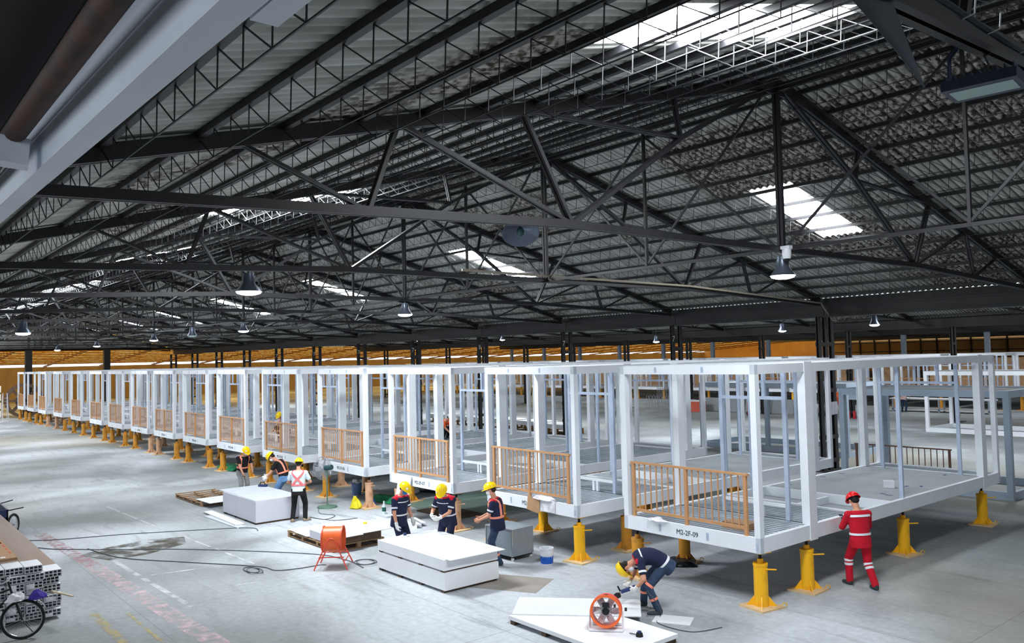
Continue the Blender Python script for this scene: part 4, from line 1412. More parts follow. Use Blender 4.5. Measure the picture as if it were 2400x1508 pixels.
o = MB().box(-0.9, 0.9, -0.5, 0.5, 0, 0.03).obj('jug_board', 'timber_dark', None, loc=(-18.6, 13.0, 0))
tag(o, 'thin dark board under the bluish water jug', 'board')
o = MB().prism([(-21.0, 12.9), (-18.5, 12.55), (-17.6, 13.6), (-17.5, 15.6), (-20.9, 15.9)], 0, 0.004).obj('floor_sheet', 'sheet_green')
tag(o, 'pale green sheet spread on the floor under the third module', 'sheet')
# on the modules
o = MB().box(-0.26, 0.26, -0.17, 0.17, 0, 0.11).obj('wood_board_block', 'timber_pale', None, loc=(-8.6, 12.2, MZ + 0.236))
o.data.materials[0] = M('kraft')
tag(o, 'tan board offcut on the nearest module balcony', 'board')
bx = thing('white_box', 'small white box with handle on the grey floor slab', 'box', (-8.7, 17.9, MZ + 0.246), 0.5)
MB().box(-0.11, 0.11, -0.08, 0.08, 0, 0.15).obj('case', 'plastic_white', bx)
MB().tube([(0.11, 0.0, 0.14), (0.14, 0, 0.18), (0.14, 0.06, 0.2), (0.1, 0.08, 0.16)], 0.006, 6).obj('handle', 'wire', bx)
for k, (x, y) in enumerate([(-10.55, 18.4), (-10.5, 19.2), (-8.51, 18.3), (-8.27, 18.5), (-8.42, 17.05), (-8.25, 16.96), (-10.5, 16.83), (-8.59, 20.5)]):
    o = MB().box(-0.07, 0.07, -0.03, 0.03, 0, 0.002).obj('tape_patch', 'water_blue', None, loc=(x, y, MZ + 0.2455))
    o.rotation_euler = (0, 0, k * 0.7)
    o.data.materials[0] = M('grinder_blue')
    tag(o, 'small blue tape patch stuck on the grey slab of the nearest module', 'tape', 'blue tape patches')
blob('plastic_wrap', 'wrap', 'torn white plastic on the front beam of the nearest module', 'plastic', (-9.98, 11.62, MZ + 0.25), (0.42, 0.16, 0.07), 21, 6)
cb = MB().box(-0.2, 0.2, -0.004, 0.004, -0.3, 0.0).obj('cardboard_piece', 'cardboard', None, loc=(-13.45, 11.622, 1.19))
cb.rotation_euler = (0, 0.12, 0)
tag(cb, 'brown cardboard hanging on the front beam of the second module', 'cardboard')
blob('plastic_wrap', 'wrap', 'crumpled white plastic over the front beam of the second module', 'plastic', (-13.15, 11.66, MZ + 0.25), (0.7, 0.2, 0.1), 22, 8)
sc_ = MB().box(-0.22, 0.22, -0.003, 0.003, -0.24, 0.0).obj('plastic_flap', 'wrap', None, loc=(-13.0, 11.624, 1.18))
tag(sc_, 'white plastic flap hanging right of the brown cardboard', 'plastic')
# ------------------------------------------------------------------ cables
def cable(pts, label, r=0.010, m='cable', name='power_cable'):
    P = [Vector((p[0], p[1], p[2] if len(p) > 2 else r)) for p in pts]
    out = []
    for i in range(len(P) - 1):
        a, b_, c_, d_ = P[max(0, i - 1)], P[i], P[i + 1], P[min(len(P) - 1, i + 2)]
        for k in range(8):
            t = k / 8
            out.append(0.5 * ((2 * b_) + (c_ - a) * t + (2 * a - 5 * b_ + 4 * c_ - d_) * t * t + (3 * b_ - a - 3 * c_ + d_) * t ** 3))
    out.append(P[-1])
    o = MB().tube(out, r, 6).obj(name, m, smooth=True)
    tag(o, label, 'cable')
    return o
cable([(-26.5, 3.0), (-23.44, 3.54), (-22.2, 5.8), (-20.85, 8.05), (-20.2, 8.2)], 'dark cable running from the left to the grey board stack')
cable([(-26.0, 3.1), (-22.54, 3.53), (-20.99, 4.59), (-19.4, 6.2), (-17.0, 8.0), (-15.9, 8.35), (-15.0, 8.3)], 'dark cable crossing the floor to the orange blower')
cable([(-21.2, 4.5), (-19.63, 4.85), (-18.2, 5.75), (-16.69, 6.75), (-16.1, 6.9), (-15.9, 7.3), (-15.85, 7.75), (-15.75, 7.85)], 'cable branching to the coil before the orange blower')
coil = MB()
for k in range(2):
    coil.tube([(-16.5 + 0.28 * math.cos(t) + 0.18 * k, 6.55 + 0.13 * math.sin(t), 0.012 + 0.018 * k) for t in [2 * PI * j / 20 for j in range(20)]], 0.009, 6, closed=True)
tag(coil.obj('cable_coil', 'cable', smooth=True), 'loose grey cable coil on the floor left of the blower', 'cable')
coil = MB()
for k in range(2):
    coil.tube([(-15.4 + 0.24 * math.cos(t) + 0.1 * k, 8.55 + 0.2 * math.sin(t), 0.012 + 0.018 * k) for t in [2 * PI * j / 20 for j in range(20)]], 0.009, 6, closed=True)
tag(coil.obj('cable_coil', 'cable', smooth=True), 'loose cable coil at the left corner of the white stack', 'cable')
cable([(-21.9, 10.7), (-21.2, 10.4), (-20.6, 10.55), (-20.3, 10.1), (-20.9, 9.95), (-20.0, 10.2), (-19.8, 10.8)], 'looping cable on the floor behind the standing worker', 0.009)
cable([(-8.85, 10.0, 0.45), (-8.75, 10.15, 0.2), (-8.8, 10.25, 0.02), (-8.6, 9.95, 0.01), (-8.0, 10.0, 0.01), (-7.8, 10.5, 0.01)], 'thin cable of the angle grinder trailing on the floor', 0.007)
# ------------------------------------------------------------------ bundles of metal profiles at left
def profile_mesh(L, w, h, nx, nz, wrapm):
    """open ended boxes side by side: only walls, so the ends look like a grid of holes"""
    b = MB()
    t = 0.012
    for i in range(nx + 1):
        x = w * i / nx
        b.box(-L, 0, x - t / 2, x + t / 2, 0, h)
    for j in range(nz + 1):
        z = h * j / nz
        b.box(-L, 0, -t / 2, w + t / 2, z - t / 2, z + t / 2)
    return b
PW, PH = 0.25, 0.105
pm = profile_mesh(1, PW, PH, 4, 2, None).mesh('profiles', 'alu')
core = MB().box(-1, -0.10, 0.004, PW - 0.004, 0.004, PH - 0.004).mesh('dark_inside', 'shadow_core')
sl = {}
for w in ('cardboard', 'wrap'):
    b = MB()
    z0, z1, y0, y1 = -0.006, PH + 0.006, -0.006, PW + 0.006
    b.box(-1, -0.06 if w == 'cardboard' else -0.03, y0, 0, z0, z1)
    b.box(-1, -0.06 if w == 'cardboard' else -0.03, PW, y1, z0, z1)
    b.box(-1, -0.06 if w == 'cardboard' else -0.03, 0, PW, PH, z1)
    b.box(-1, -0.06 if w == 'cardboard' else -0.03, 0, PW, z0, 0)
    sl[w] = b.mesh('sleeve', w)
rnd = random.Random(4)
for r_ in range(7):
    z = 0.06 + r_ * 0.128
    for c_ in range(6):
        if r_ == 6 and c_ == 0:
            continue
        y = 2.68 - c_ * 0.272 + (0.02 if r_ % 2 else 0) - (0.1 if r_ > 6 else 0)
        wrap = 'cardboard' if r_ > 4 or (r_ == 4 and c_ == 0) else 'wrap'
        lab = '%s bundle of silver profiles, %s layer from the floor, %s from the right' % ('cardboard sleeved' if wrap == 'cardboard' else 'plastic wrapped', ORD[r_], ORD[c_])
        o = thing('profile_bundle', lab, 'bundle', (-15.7 - rnd.random() * 0.22 - (0.35 if r_ > 7 else 0), y, z), 0, 'bundles of profiles in the left stack')
        o.scale = (8.0 + rnd.random() * 0.6, 1, 1)
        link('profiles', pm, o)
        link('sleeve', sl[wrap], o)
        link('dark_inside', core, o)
        if wrap == 'wrap' and rnd.random() < 0.6:
            q = MB()
            q.box(-0.004, 0.003, PW * 0.04, PW * (0.45 + 0.4 * rnd.random()), PH * 0.08, PH * (0.55 + 0.4 * rnd.random()))
            q.obj('end_wrap', 'wrap', o, smooth=True)
for c_, (cx, cy, cw) in enumerate(((-16.5, 1.98, 0.42), (-16.2, 1.5, 0.44))):
    o = thing('kraft_carton', ('long brown carton with red print on the profile stack, right one', 'long brown carton with red print on the profile stack, left one')[c_], 'carton', (cx, cy, 0.936), 0, 'long cartons on the profile stack')
    MB().box(-9, 0, 0, cw, 0, 0.05).obj('case', 'kraft', o)
    b = MB()
    for k in range(22):
        b.box(-0.62 - k * 0.36, -0.40 - k * 0.36, cw - 0.06, cw - 0.03, 0.0502, 0.0512)
        if k % 2:
            b.box(-0.55 - k * 0.36, -0.42 - k * 0.36, 0.08 + 0.08 * (k % 4), 0.14 + 0.08 * (k % 4), 0.0502, 0.0512)
    b.obj('red_print', 'cardboard_red', o)
    b = MB()
    for k in range(9):
        b.box(-0.2 - k * 0.9, -0.1 - k * 0.9, cw * 0.45, cw * 0.62, 0.0502, 0.051)
    b.obj('white_print', 'paint_white', o)
for k in range(2):
    o = MB().box(-0.5, 0.5, -0.05, 0.05, 0, 0.05).obj('timber_bearer', 'timber', None, loc=(-16.5 - 3.5 * k, 2.0, 0))
    o.scale = (0.1, 18, 1)
    tag(o, 'timber bearer under the profile stack, ' + ('near end' if k == 0 else 'far end'), 'timber')
o = MB().bar((-16.5, 2.69, 0.405), (-15.05, 2.98, 0.5), 0.03, 0.02).obj('wood_stick', 'timber_pale')
tag(o, 'pale wooden stick poking out of the profile stack', 'stick')
# ------------------------------------------------------------------ handcart
hc = thing('handcart', 'dark blue handcart with spoked wheel cut by the left edge', 'cart', (-24.35, 3.1, 0))
MB().box(-2.2, -0.1, -1.1, 0.25, 0.42, 0.46).obj('deck', 'cart_blue', hc)
b = MB()
b.box(-2.2, -0.1, 0.22, 0.25, 0.30, 0.66)
b.box(-0.13, -0.1, -1.1, 0.25, 0.30, 0.66)
b.obj('side_panel', 'cart_blue', hc)
def wheel(parent, c, r, axis, tyre=0.025, spokes=18, rim='chrome'):
    c = Vector(c)
    Qw = Vector(axis).normalized().to_track_quat('Z', 'Y').to_matrix()
    tw = MB().tube([Qw @ Vector(p) + c for p in ring(r - tyre, 0, 36)], tyre, 8, closed=True).obj('wheel', 'rubber', parent, smooth=True)
    MB().tube([Qw @ Vector(p) + c for p in ring(r - 2.3 * tyre, 0, 36)], 0.01, 6, closed=True).obj('rim', rim, tw, smooth=True)
    b = MB()
    for k in range(spokes):
        a = 2 * PI * k / spokes
        b.tube([Qw @ Vector((0.02 * math.cos(a + 0.4), 0.02 * math.sin(a + 0.4), 0.02 * (-1) ** k)) + c, Qw @ Vector(((r - 2.3 * tyre) * math.cos(a), (r - 2.3 * tyre) * math.sin(a), 0)) + c], 0.002, 4)
    b.obj('spokes', 'wire', tw)
    MB().cyl(Qw @ Vector((0, 0, -0.04)) + c, Qw @ Vector((0, 0, 0.04)) + c, 0.022, n=10).obj('hub', rim, tw, smooth=True)
    return tw
wheel(hc, (0.1, 0.33, 0.29), 0.29, (0.55, 0.8, 0), 0.03)
wheel(hc, (-0.2, -1.2, 0.29), 0.29, (0.55, 0.8, 0), 0.03)
MB().tube([(-0.3, 0.24, 0.6), (0.45, 0.5, 0.75)], 0.014, 8).obj('handle', 'rubber', hc, smooth=True)
MB().tube([(-1.6, 0.24, 0.62), (-1.2, 0.5, 0.74)], 0.014, 8).obj('handle', 'rubber', hc, smooth=True)
# ------------------------------------------------------------------ bicycle
bi = thing('bicycle', 'black bicycle with violet cloth on its handlebar, bottom left corner', 'bicycle', (-14.95, 2.25, 0), math.radians(255))
wheel(bi, (0, 0, 0.31), 0.31, (0, 1, 0), 0.02, 24)
wheel(bi, (1.02, 0, 0.31), 0.31, (0, 1, 0), 0.02, 24)
b = MB()
for s in (-1, 1):
    b.tube([(0, 0.05 * s, 0.31), (0.12, 0.04 * s, 0.66)], 0.012, 8)
b.obj('fork', 'rubber', bi, smooth=True)
MB().tube([(0.12, 0, 0.62), (0.2, 0, 0.92)], 0.016, 8).obj('stem', 'rubber', bi, smooth=True)
MB().tube([(0.3, -0.28, 0.95), (0.2, -0.2, 0.97), (0.19, 0, 0.93), (0.2, 0.2, 0.97), (0.3, 0.28, 0.95)], 0.012, 8).obj('handlebar', 'chrome', bi, smooth=True)
b = MB()
b.tube([(0.15, 0, 0.72), (0.55, 0, 0.3)], 0.017, 8)
b.tube([(0.17, 0, 0.8), (0.7, 0, 0.66)], 0.015, 8)
b.tube([(0.55, 0, 0.3), (0.72, 0, 0.8)], 0.015, 8)
b.tube([(0.7, 0, 0.66), (1.02, 0, 0.31)], 0.011, 8)
b.tube([(0.55, 0, 0.3), (1.02, 0, 0.31)], 0.011, 8)
b.obj('frame', 'rubber', bi, smooth=True)
b = MB()
b.ell((0.74, 0, 0.84), (0.13, 0.08, 0.035))
b.obj('saddle', 'plastic_black', bi, smooth=True)
b = MB()
pts = [(0.345 * math.cos(t), 0, 0.31 + 0.345 * math.sin(t)) for t in [0.2 + 0.25 * k for k in range(11)]]
for p, q in zip(pts, pts[1:]):
    b.bar(p, q, 0.05, 0.004)
b.obj('mudguard', 'chrome', bi)
MB().tube([(0.05, -0.06, 0.33), (-0.14, -0.2, 0.005)], 0.008, 6).obj('kickstand', 'rubber', bi)
b = MB()
b.cyl((0.55, -0.03, 0.3), (0.55, 0.03, 0.3), 0.09, n=20)
b.obj('chainring', 'orange_red', bi, smooth=True)
blob('cloth_bundle', 'cloth_violet', 'violet cloth bundle hung at the bicycle front', 'cloth', (-14.8, 2.42, 0.62), (0.14, 0.22, 0.16), 31, 5)
blob('cloth_bundle', 'wrap', 'pale blue cloth next to the violet one on the bicycle', 'cloth', (-14.8, 2.12, 0.64), (0.14, 0.26, 0.15), 32, 6)
# ------------------------------------------------------------------ lamps and things under the roof
def lamp(name, label, loc, r=0.24, on=True, power=85, drop=0.25):
    o = thing(name, label, 'lamp', loc, 0, 'high bay lamps')
    MB().lathe([(0.09, 0.3), (0.11, 0.3), (0.12, 0.16), (r, 0.0), (r - 0.01, 0.0), (0.11, 0.15), (0.09, 0.15)], 24, close=True).obj('reflector', 'lamp_metal', o, smooth=True)
    MB().cyl((0, 0, 0.15), (0, 0, 0.36), 0.1, n=18).obj('ballast', 'lamp_metal', o, smooth=True)
    MB().lathe([(0, -0.07), (r * 0.5, -0.06), (r * 0.85, -0.035), (r - 0.012, 0.0), (r - 0.015, 0.012), (0, 0.012)], 24).obj('glass', 'lamp_glow' if on else 'flood_glass', o, smooth=True)
    MB().cyl((0, 0, 0.36), (0, 0, 0.36 + drop), 0.012, n=6).obj('hanger', 'steel_dark', o)
    if on:
        l = bpy.data.lights.new('lamp_light', 'SPOT')
        l.energy = power
        l.spot_size = 2.3
        l.spot_blend = 0.6
        l.shadow_soft_size = 0.2
        l.color = (0.9, 0.95, 1.0)
        q = bpy.data.objects.new('lamp_light', l)
        COL.objects.link(q)
        q.parent = o
        q.location = (0, 0, -0.09)
    return o
LN = ['large bright high bay lamp under the nearest ridge post', 'second bright ridge lamp along the hall', 'third bright ridge lamp along the hall', 'fourth bright ridge lamp along the hall', 'fifth bright ridge lamp along the hall', 'sixth small bright ridge lamp along the hall']
for k in range(6):
    lamp('high_bay_lamp', LN[k], (-8.52 - 13.34 * k, 13.72, 5.66 + 0.02 * k), drop=0.12)
lamp('high_bay_lamp', 'big bell lamp hanging at left from the second bottom chord', (-15.19, 6.03, 5.62), 0.25, drop=0.12)
lamp('high_bay_lamp', 'bright lamp glowing at the far left edge of the hall', (-28.53, 4.28, 5.34), 0.22, drop=0.3)
lamp('high_bay_lamp', 'unlit pale lamp over the left middle of the hall', (-35.2, 11.5, 5.5), 0.2, False)
for k, (x, y, z) in enumerate(((-47.1, 38, 5.6), (-32.3, 38, 5.0), (-22.5, 36, 5.25), (-58.5, 38, 5.9), (-15.6, 31.5, 5.2))):
    lamp('high_bay_lamp', 'small distant lamp in the second bay, %s of five' % ORD[k], (x, y, z), 0.2, True, 160, 5.98 + SLOPE * (11 - abs(y - 38)) - z - 0.4)
# tilted reflector by the second ridge post
dl = thing('dish_lamp', 'unlit round dish reflector beside the second king post', 'lamp', (-15.0, 12.75, 7.3))
Qd = Vector((0.5, -0.35, -0.8)).normalized().to_track_quat('Z', 'Y').to_matrix()
MB().lathe([(0.04, -0.16), (0.2, -0.1), (0.42, 0.02), (0.46, 0.06), (0.45, 0.06), (0.41, 0.03), (0.19, -0.09), (0.04, -0.15)], 30, (0, 0, 0), Qd, close=True).obj('dish', 'lamp_metal', dl, smooth=True)
b = MB()
b.ell((0, 0, 0.0), (0.09, 0.09, 0.12))
b.obj('bulb_holder', 'motor_teal', dl, smooth=True)
cam_o = thing('dome_camera', 'white dome security camera beside the nearest ridge lamp', 'camera', (-8.36, 13.62, 6.08))
MB().box(-0.09, 0.09, -0.06, 0.06, 0.06, 0.12).obj('mount', 'plastic_white', cam_o)
MB().lathe([(0, -0.12), (0.07, -0.12), (0.085, -0.04), (0.085, 0.06), (0, 0.06)], 18).obj('housing', 'plastic_white', cam_o, smooth=True)
b = MB()
b.ell((0, 0, -0.12), (0.062, 0.062, 0.07))
b.obj('lens_dome', 'plastic_black', cam_o, smooth=True)
fl_ = thing('flood_light', 'flat floodlight with greenish glass hanging at top right', 'lamp', (-1.88, 5.28, 5.80))
Rf = Matrix.Rotation(math.radians(-8), 3, 'Y') @ Matrix.Rotation(math.radians(-30), 3, 'X')
Rz = Matrix.Rotation(math.radians(6), 3, 'Z')
Rf = Rz @ Matrix.Rotation(math.radians(-2), 3, 'X')
MB().box(-0.2, 0.2, -0.14, 0.14, -0.03, 0.03, Rf).obj('housing', 'flood_body', fl_)
MB().box(-0.17, 0.17, -0.09, 0.09, -0.033, -0.029, Rf).obj('glass', 'flood_glass', fl_)
b = MB()
for k in range(9):
    b.box(-0.18 + k * 0.045, -0.172 + k * 0.045, -0.13, 0.13, 0.03, 0.06, Rf)
b.obj('cooling_fins', 'flood_body', fl_)
b = MB()
b.tube([Rf @ Vector((-0.19, 0, 0.0)), Vector((-0.17, -0.05, 0.2)), Vector((-0.05, -0.05, 0.33))], 0.014, 6)
b.obj('yoke', 'flood_body', fl_)
MB().tube([Rf @ Vector((0.0, 0.0, 0.06)), Vector((0.03, 0.0, 0.12)), Vector((0.0, 0.02, 0.18)), Vector((0.04, 0.08, 0.22)), Vector((0.02, 0.12, 0.3))], 0.008, 6).obj('cord', 'cable', fl_)
def sheet(name, m, pts_a, pts_b, label, cat, th=0.004):
    b = MB()
    n = len(pts_a)
    vs = [Vector(p) for p in pts_a] + [Vector(p) for p in pts_b]
    fs = [(i, i + 1, n + i + 1, n + i) for i in range(n - 1)]
    b.add(vs, fs)
    o = b.obj(name, m, smooth=True)
    s = o.modifiers.new('solidify', 'SOLIDIFY')
    s.thickness = th
    tag(o, label, cat)
    return o
sheet('hanging_cloth', 'fabric_grey', [(-1.9, 3.25, 6.03), (-1.9, 3.5, 6.0), (-1.88, 3.8, 5.88), (-1.86, 4.1, 5.74), (-1.85, 4.38, 5.61)], [(-1.78, 3.6, 6.05), (-1.8, 3.8, 6.03), (-1.81, 4.0, 5.92), (-1.83, 4.2, 5.76), (-1.85, 4.4, 5.605)], 'torn grey cloth flap hanging at top right', 'cloth')
sheet('wrapped_strip', 'fabric_grey', [(-1.95, y, 6.06 + 0.01 * math.sin(3 * y)) for y in [1.5 + 0.3 * k for k in range(18)]], [(-1.75, y, 6.05 + 0.012 * math.sin(3 * y + 1)) for y in [1.5 + 0.3 * k for k in range(18)]], 'grey dusty strip lying under the nearest bottom chord', 'cloth')
for k, y in enumerate((4.1, 4.75, 5.1, 5.6)):
    o = MB().tube([(-1.98, y, 6.04), (-1.85, y + 0.01, 6.03), (-1.72, y, 6.05), (-1.71, y, 6.14)], 0.005, 5).obj('cable_tie', 'plastic_white')
    tag(o, 'white cable tie round the nearest bottom chord, %s from the left' % ORD[k], 'cable tie', 'cable ties at top right')
o = MB().tube([(-15.05, 11.0, 6.28), (-15.05, 12.2, 6.27), (-15.05, 19.3, 6.22), (-15.05, 26.6, 5.9), (-15.05, 26.75, 5.75), (-14.9, 27.05, 5.3), (-14.9, 27.3, 5.28)], 0.03, 8).obj('conduit', 'conduit', smooth=True)
tag(o, 'pale conduit pipe running down to the black column head', 'pipe')
# ------------------------------------------------------------------ far and middle background
def white_cartons(k, x, y):
    for r_ in range(4):
        for c_ in range(2):
            o = thing('carton_pallet', 'cream carton block at the far left edge, %s row up, %s of two' % (ORD[r_], ('left', 'right')[c_]), 'carton', (x, y + c_ * 1.15, r_ * 0.72), 0, 'cream carton blocks')
            MB().box(-0.6, 0.6, 0, 1.1, 0.12, 0.68).obj('cartons', 'box_cream', o)
            MB().box(-0.6, 0.6, 0, 1.1, 0, 0.12).obj('base', 'strap_green', o)
white_cartons(0, -84.0, 8.6)
ld = thing('step_ladder', 'thin step ladder left of the farthest module', 'ladder', (-79.3, 10.6, 0))
for s in (-0.22, 0.22):
    MB().bar((0.35, s, 0), (0, s * 0.7, 2.3), 0.04, 0.06).obj('rail', 'alu', ld)
    MB().bar((-0.6, s, 0), (0, s * 0.7, 2.3), 0.04, 0.05).obj('rear_rail', 'alu', ld)
for k in range(7):
    t = 0.1 + k * 0.12
    MB().bar((0.35 * (1 - t), -0.2, 2.3 * t), (0.35 * (1 - t), 0.2, 2.3 * t), 0.06, 0.02).obj('rung', 'alu', ld)
cd = thing('cable_drum', 'round dark cable drum seen behind the farthest module', 'drum', (-83.2, 12.6, 1.5))
for s in (-0.4, 0.4):
    MB().lathe([(1.25, s - 0.04), (1.5, s - 0.04), (1.5, s + 0.04), (1.25, s + 0.04)], 32, (0, 0, 0), RX, close=True).obj('flange', 'timber_dark', cd, smooth=True)
    for k in range(4):
        MB().box(s - 0.03, s + 0.03, -0.08, 0.08, -1.3, 1.3, Matrix.Rotation(PI / 4 * k, 3, 'X')).obj('spoke', 'timber_dark', cd)
MB().cyl((-0.4, 0, 0), (0.4, 0, 0), 0.7, n=24).obj('winding', 'plastic_black', cd, smooth=True)
# pallets with sheets seen through the modules
for k, (x, y) in enumerate(((-35.9, 31.4), (-38.6, 31.6), (-33.2, 30.8), (-42.0, 31.5), (-46.0, 31.8))):
    pallet('wooden_pallet', 'yellowish pallet with white sheets in the second bay, %s from the right' % ORD[(1, 2, 0, 3, 4)[k]], (x, y, 0), 2.3, 1.3, 0.3, 'annex_steel', 5)
    b = MB()
    for j in range(5):
        b.box(-1.15 + 0.03 * (j % 2), 1.15, -0.62, 0.62 + 0.04 * (j % 3), 0.05 * j, 0.05 * j + 0.035)
    o = b.obj('sheet_pile', 'board_white', None, loc=(x, y, 0.301))
    tag(o, 'white sheet pile on the yellowish pallet in the second bay, stack %s' % ORD[k], 'boards', 'sheet piles of the second bay')
for k in range(9):
    o = MB().bar((-55.2 + k * 0.25, 47.2, 0.0), (-55.5 + k * 0.33 + 0.2 * (k % 3), 47.9, 3.6), 0.07, 0.07).obj('leaning_pole', 'timber_pale')
    tag(o, 'tall pale timber pole leaning far behind the modules, %s from the left' % ORD[k], 'pole', 'leaning poles')
bar_m = MB()
bar_m.box(-0.9, 0.9, -0.3, 0.3, 0, 0.16)
bar_m.prism([(-0.3, 0.16), (0.3, 0.16), (0.12, 0.95), (-0.12, 0.95)], -0.9, 0.9, Matrix(((0, 0, 1), (1, 0, 0), (0, 1, 0))))
bm_ = bar_m.mesh('concrete_barrier', 'slab')
for k in range(4):
    o = link('concrete_barrier', bm_, None, (-37.0 + k * 1.95, 49.6, 0))
    tag(o, 'low concrete barrier block beyond the second columns, %s from the left' % ORD[k], 'barrier', 'concrete barriers')
for k, (x, y) in enumerate(((-38.6, 48.6), (-37.3, 48.2))):
    o = thing('tool_crate', ('rust red crate at the left of the concrete barriers', 'rust red crate nearest the concrete barriers')[k], 'crate', (x, y, 0), 0.1)
    MB().box(-0.5, 0.5, -0.4, 0.4, 0, 0.75).obj('body', 'cardboard_red', o)
    MB().box(-0.53, 0.53, -0.43, 0.43, 0.75, 0.82).obj('lid', 'plastic_white', o)
ex = thing('fire_extinguisher', 'red fire extinguisher trolley seen through the nearest module', 'extinguisher', (-31.9, 46.9, 0))
MB().lathe([(0, 0.05), (0.22, 0.05), (0.22, 0.85), (0.1, 1.0), (0.05, 1.05), (0, 1.05)], 18).obj('tank', 'extinguisher_red', ex, smooth=True)
MB().cyl((-0.25, 0, 0.14), (-0.21, 0, 0.14), 0.14, n=14).obj('wheel', 'rubber', ex)
MB().cyl((0.21, 0, 0.14), (0.25, 0, 0.14), 0.14, n=14).obj('wheel', 'rubber', ex)
eb = thing('electrical_box', 'pale grey electrical box on a short stand at right', 'box', (-25.4, 48.2, 0))
MB().box(-0.32, 0.32, -0.12, 0.12, 1.15, 2.2).obj('cabinet', 'frame_grey', eb)
MB().box(-0.06, 0.06, -0.06, 0.06, 0, 1.15).obj('stand', 'steel_dark', eb)
for s in (-0.18, 0.18):
    o = MB().lathe([(0, 0), (0.09, 0), (0.09, 0.42), (0.03, 0.5), (0, 0.5)], 12).obj('fire_bottle', 'extinguisher_red', None, smooth=True, loc=(-25.4 + s, 47.9, 0))
    tag(o, 'small red extinguisher at the foot of the electrical box, ' + ('left' if s < 0 else 'right'), 'extinguisher', 'extinguishers by the electrical box')
rk = thing('bike_rack', 'grey looped rack frame beyond the second columns', 'rack', (-42.3, 48.4, 0))
for k in range(8):
    MB().tube([(k * 0.32, 0, 0), (k * 0.32, 0, 1.0), (k * 0.32, 0.12, 1.12), (k * 0.32, 0.24, 1.0), (k * 0.32, 0.24, 0)], 0.02, 6).obj('loop', 'wire', rk)
for z in (0.1, 0.8):
    MB().tube([(-0.2, 0, z), (2.6, 0, z)], 0.02, 6).obj('bar', 'wire', rk)
b = MB()
for k in range(10):
    b.tube([(-42.2 + 0.18 * k, 49.6, 0.0), (-43.4 + 0.18 * k, 51.0, 3.0)], 0.02, 5)
for t in (0.15, 0.5, 0.85):
    b.tube([(-42.2 - 1.2 * t, 49.6 + 1.4 * t, 3.0 * t), (-40.58 - 1.2 * t, 49.6 + 1.4 * t, 3.0 * t)], 0.02, 5)
tag(b.obj('reinforcement_grid', 'wire'), 'slanting wire grid above the grey rack', 'grid')
wbn = thing('work_bench', 'long low workbench beside the worker in the pink shirt', 'bench', (-23.3, 55.6, 0))
MB().box(-3.2, 3.2, -0.5, 0.5, 0.82, 0.9).obj('top', 'board_white', wbn)
MB().box(-3.2, 3.2, -0.45, 0.45, 0.12, 0.18).obj('shelf', 'board_white', wbn)
for x in (-3.0, 0, 3.0):
    for y in (-0.4, 0.4):
        MB().box(x - 0.05, x + 0.05, y - 0.05, y + 0.05, 0, 0.82).obj('leg', 'galv_box', wbn)
fb = thing('drum_blower', 'far orange blower under the distant module row', 'fan', (-29.6, 53.6, 0), 0.4)
MB().lathe([(0.26, -0.25), (0.3, -0.25), (0.3, 0.25), (0.26, 0.25)], 20, (0, 0, 1.0), RX, close=True).obj('drum', 'orange_paint', fb, smooth=True)
for x in (-0.2, 0.2):
    for y in (-0.3, 0.3):
        MB().tube([(x, y * 0.5, 0.8), (x * 1.5, y, 0)], 0.02, 6).obj('leg', 'orange_red', fb)
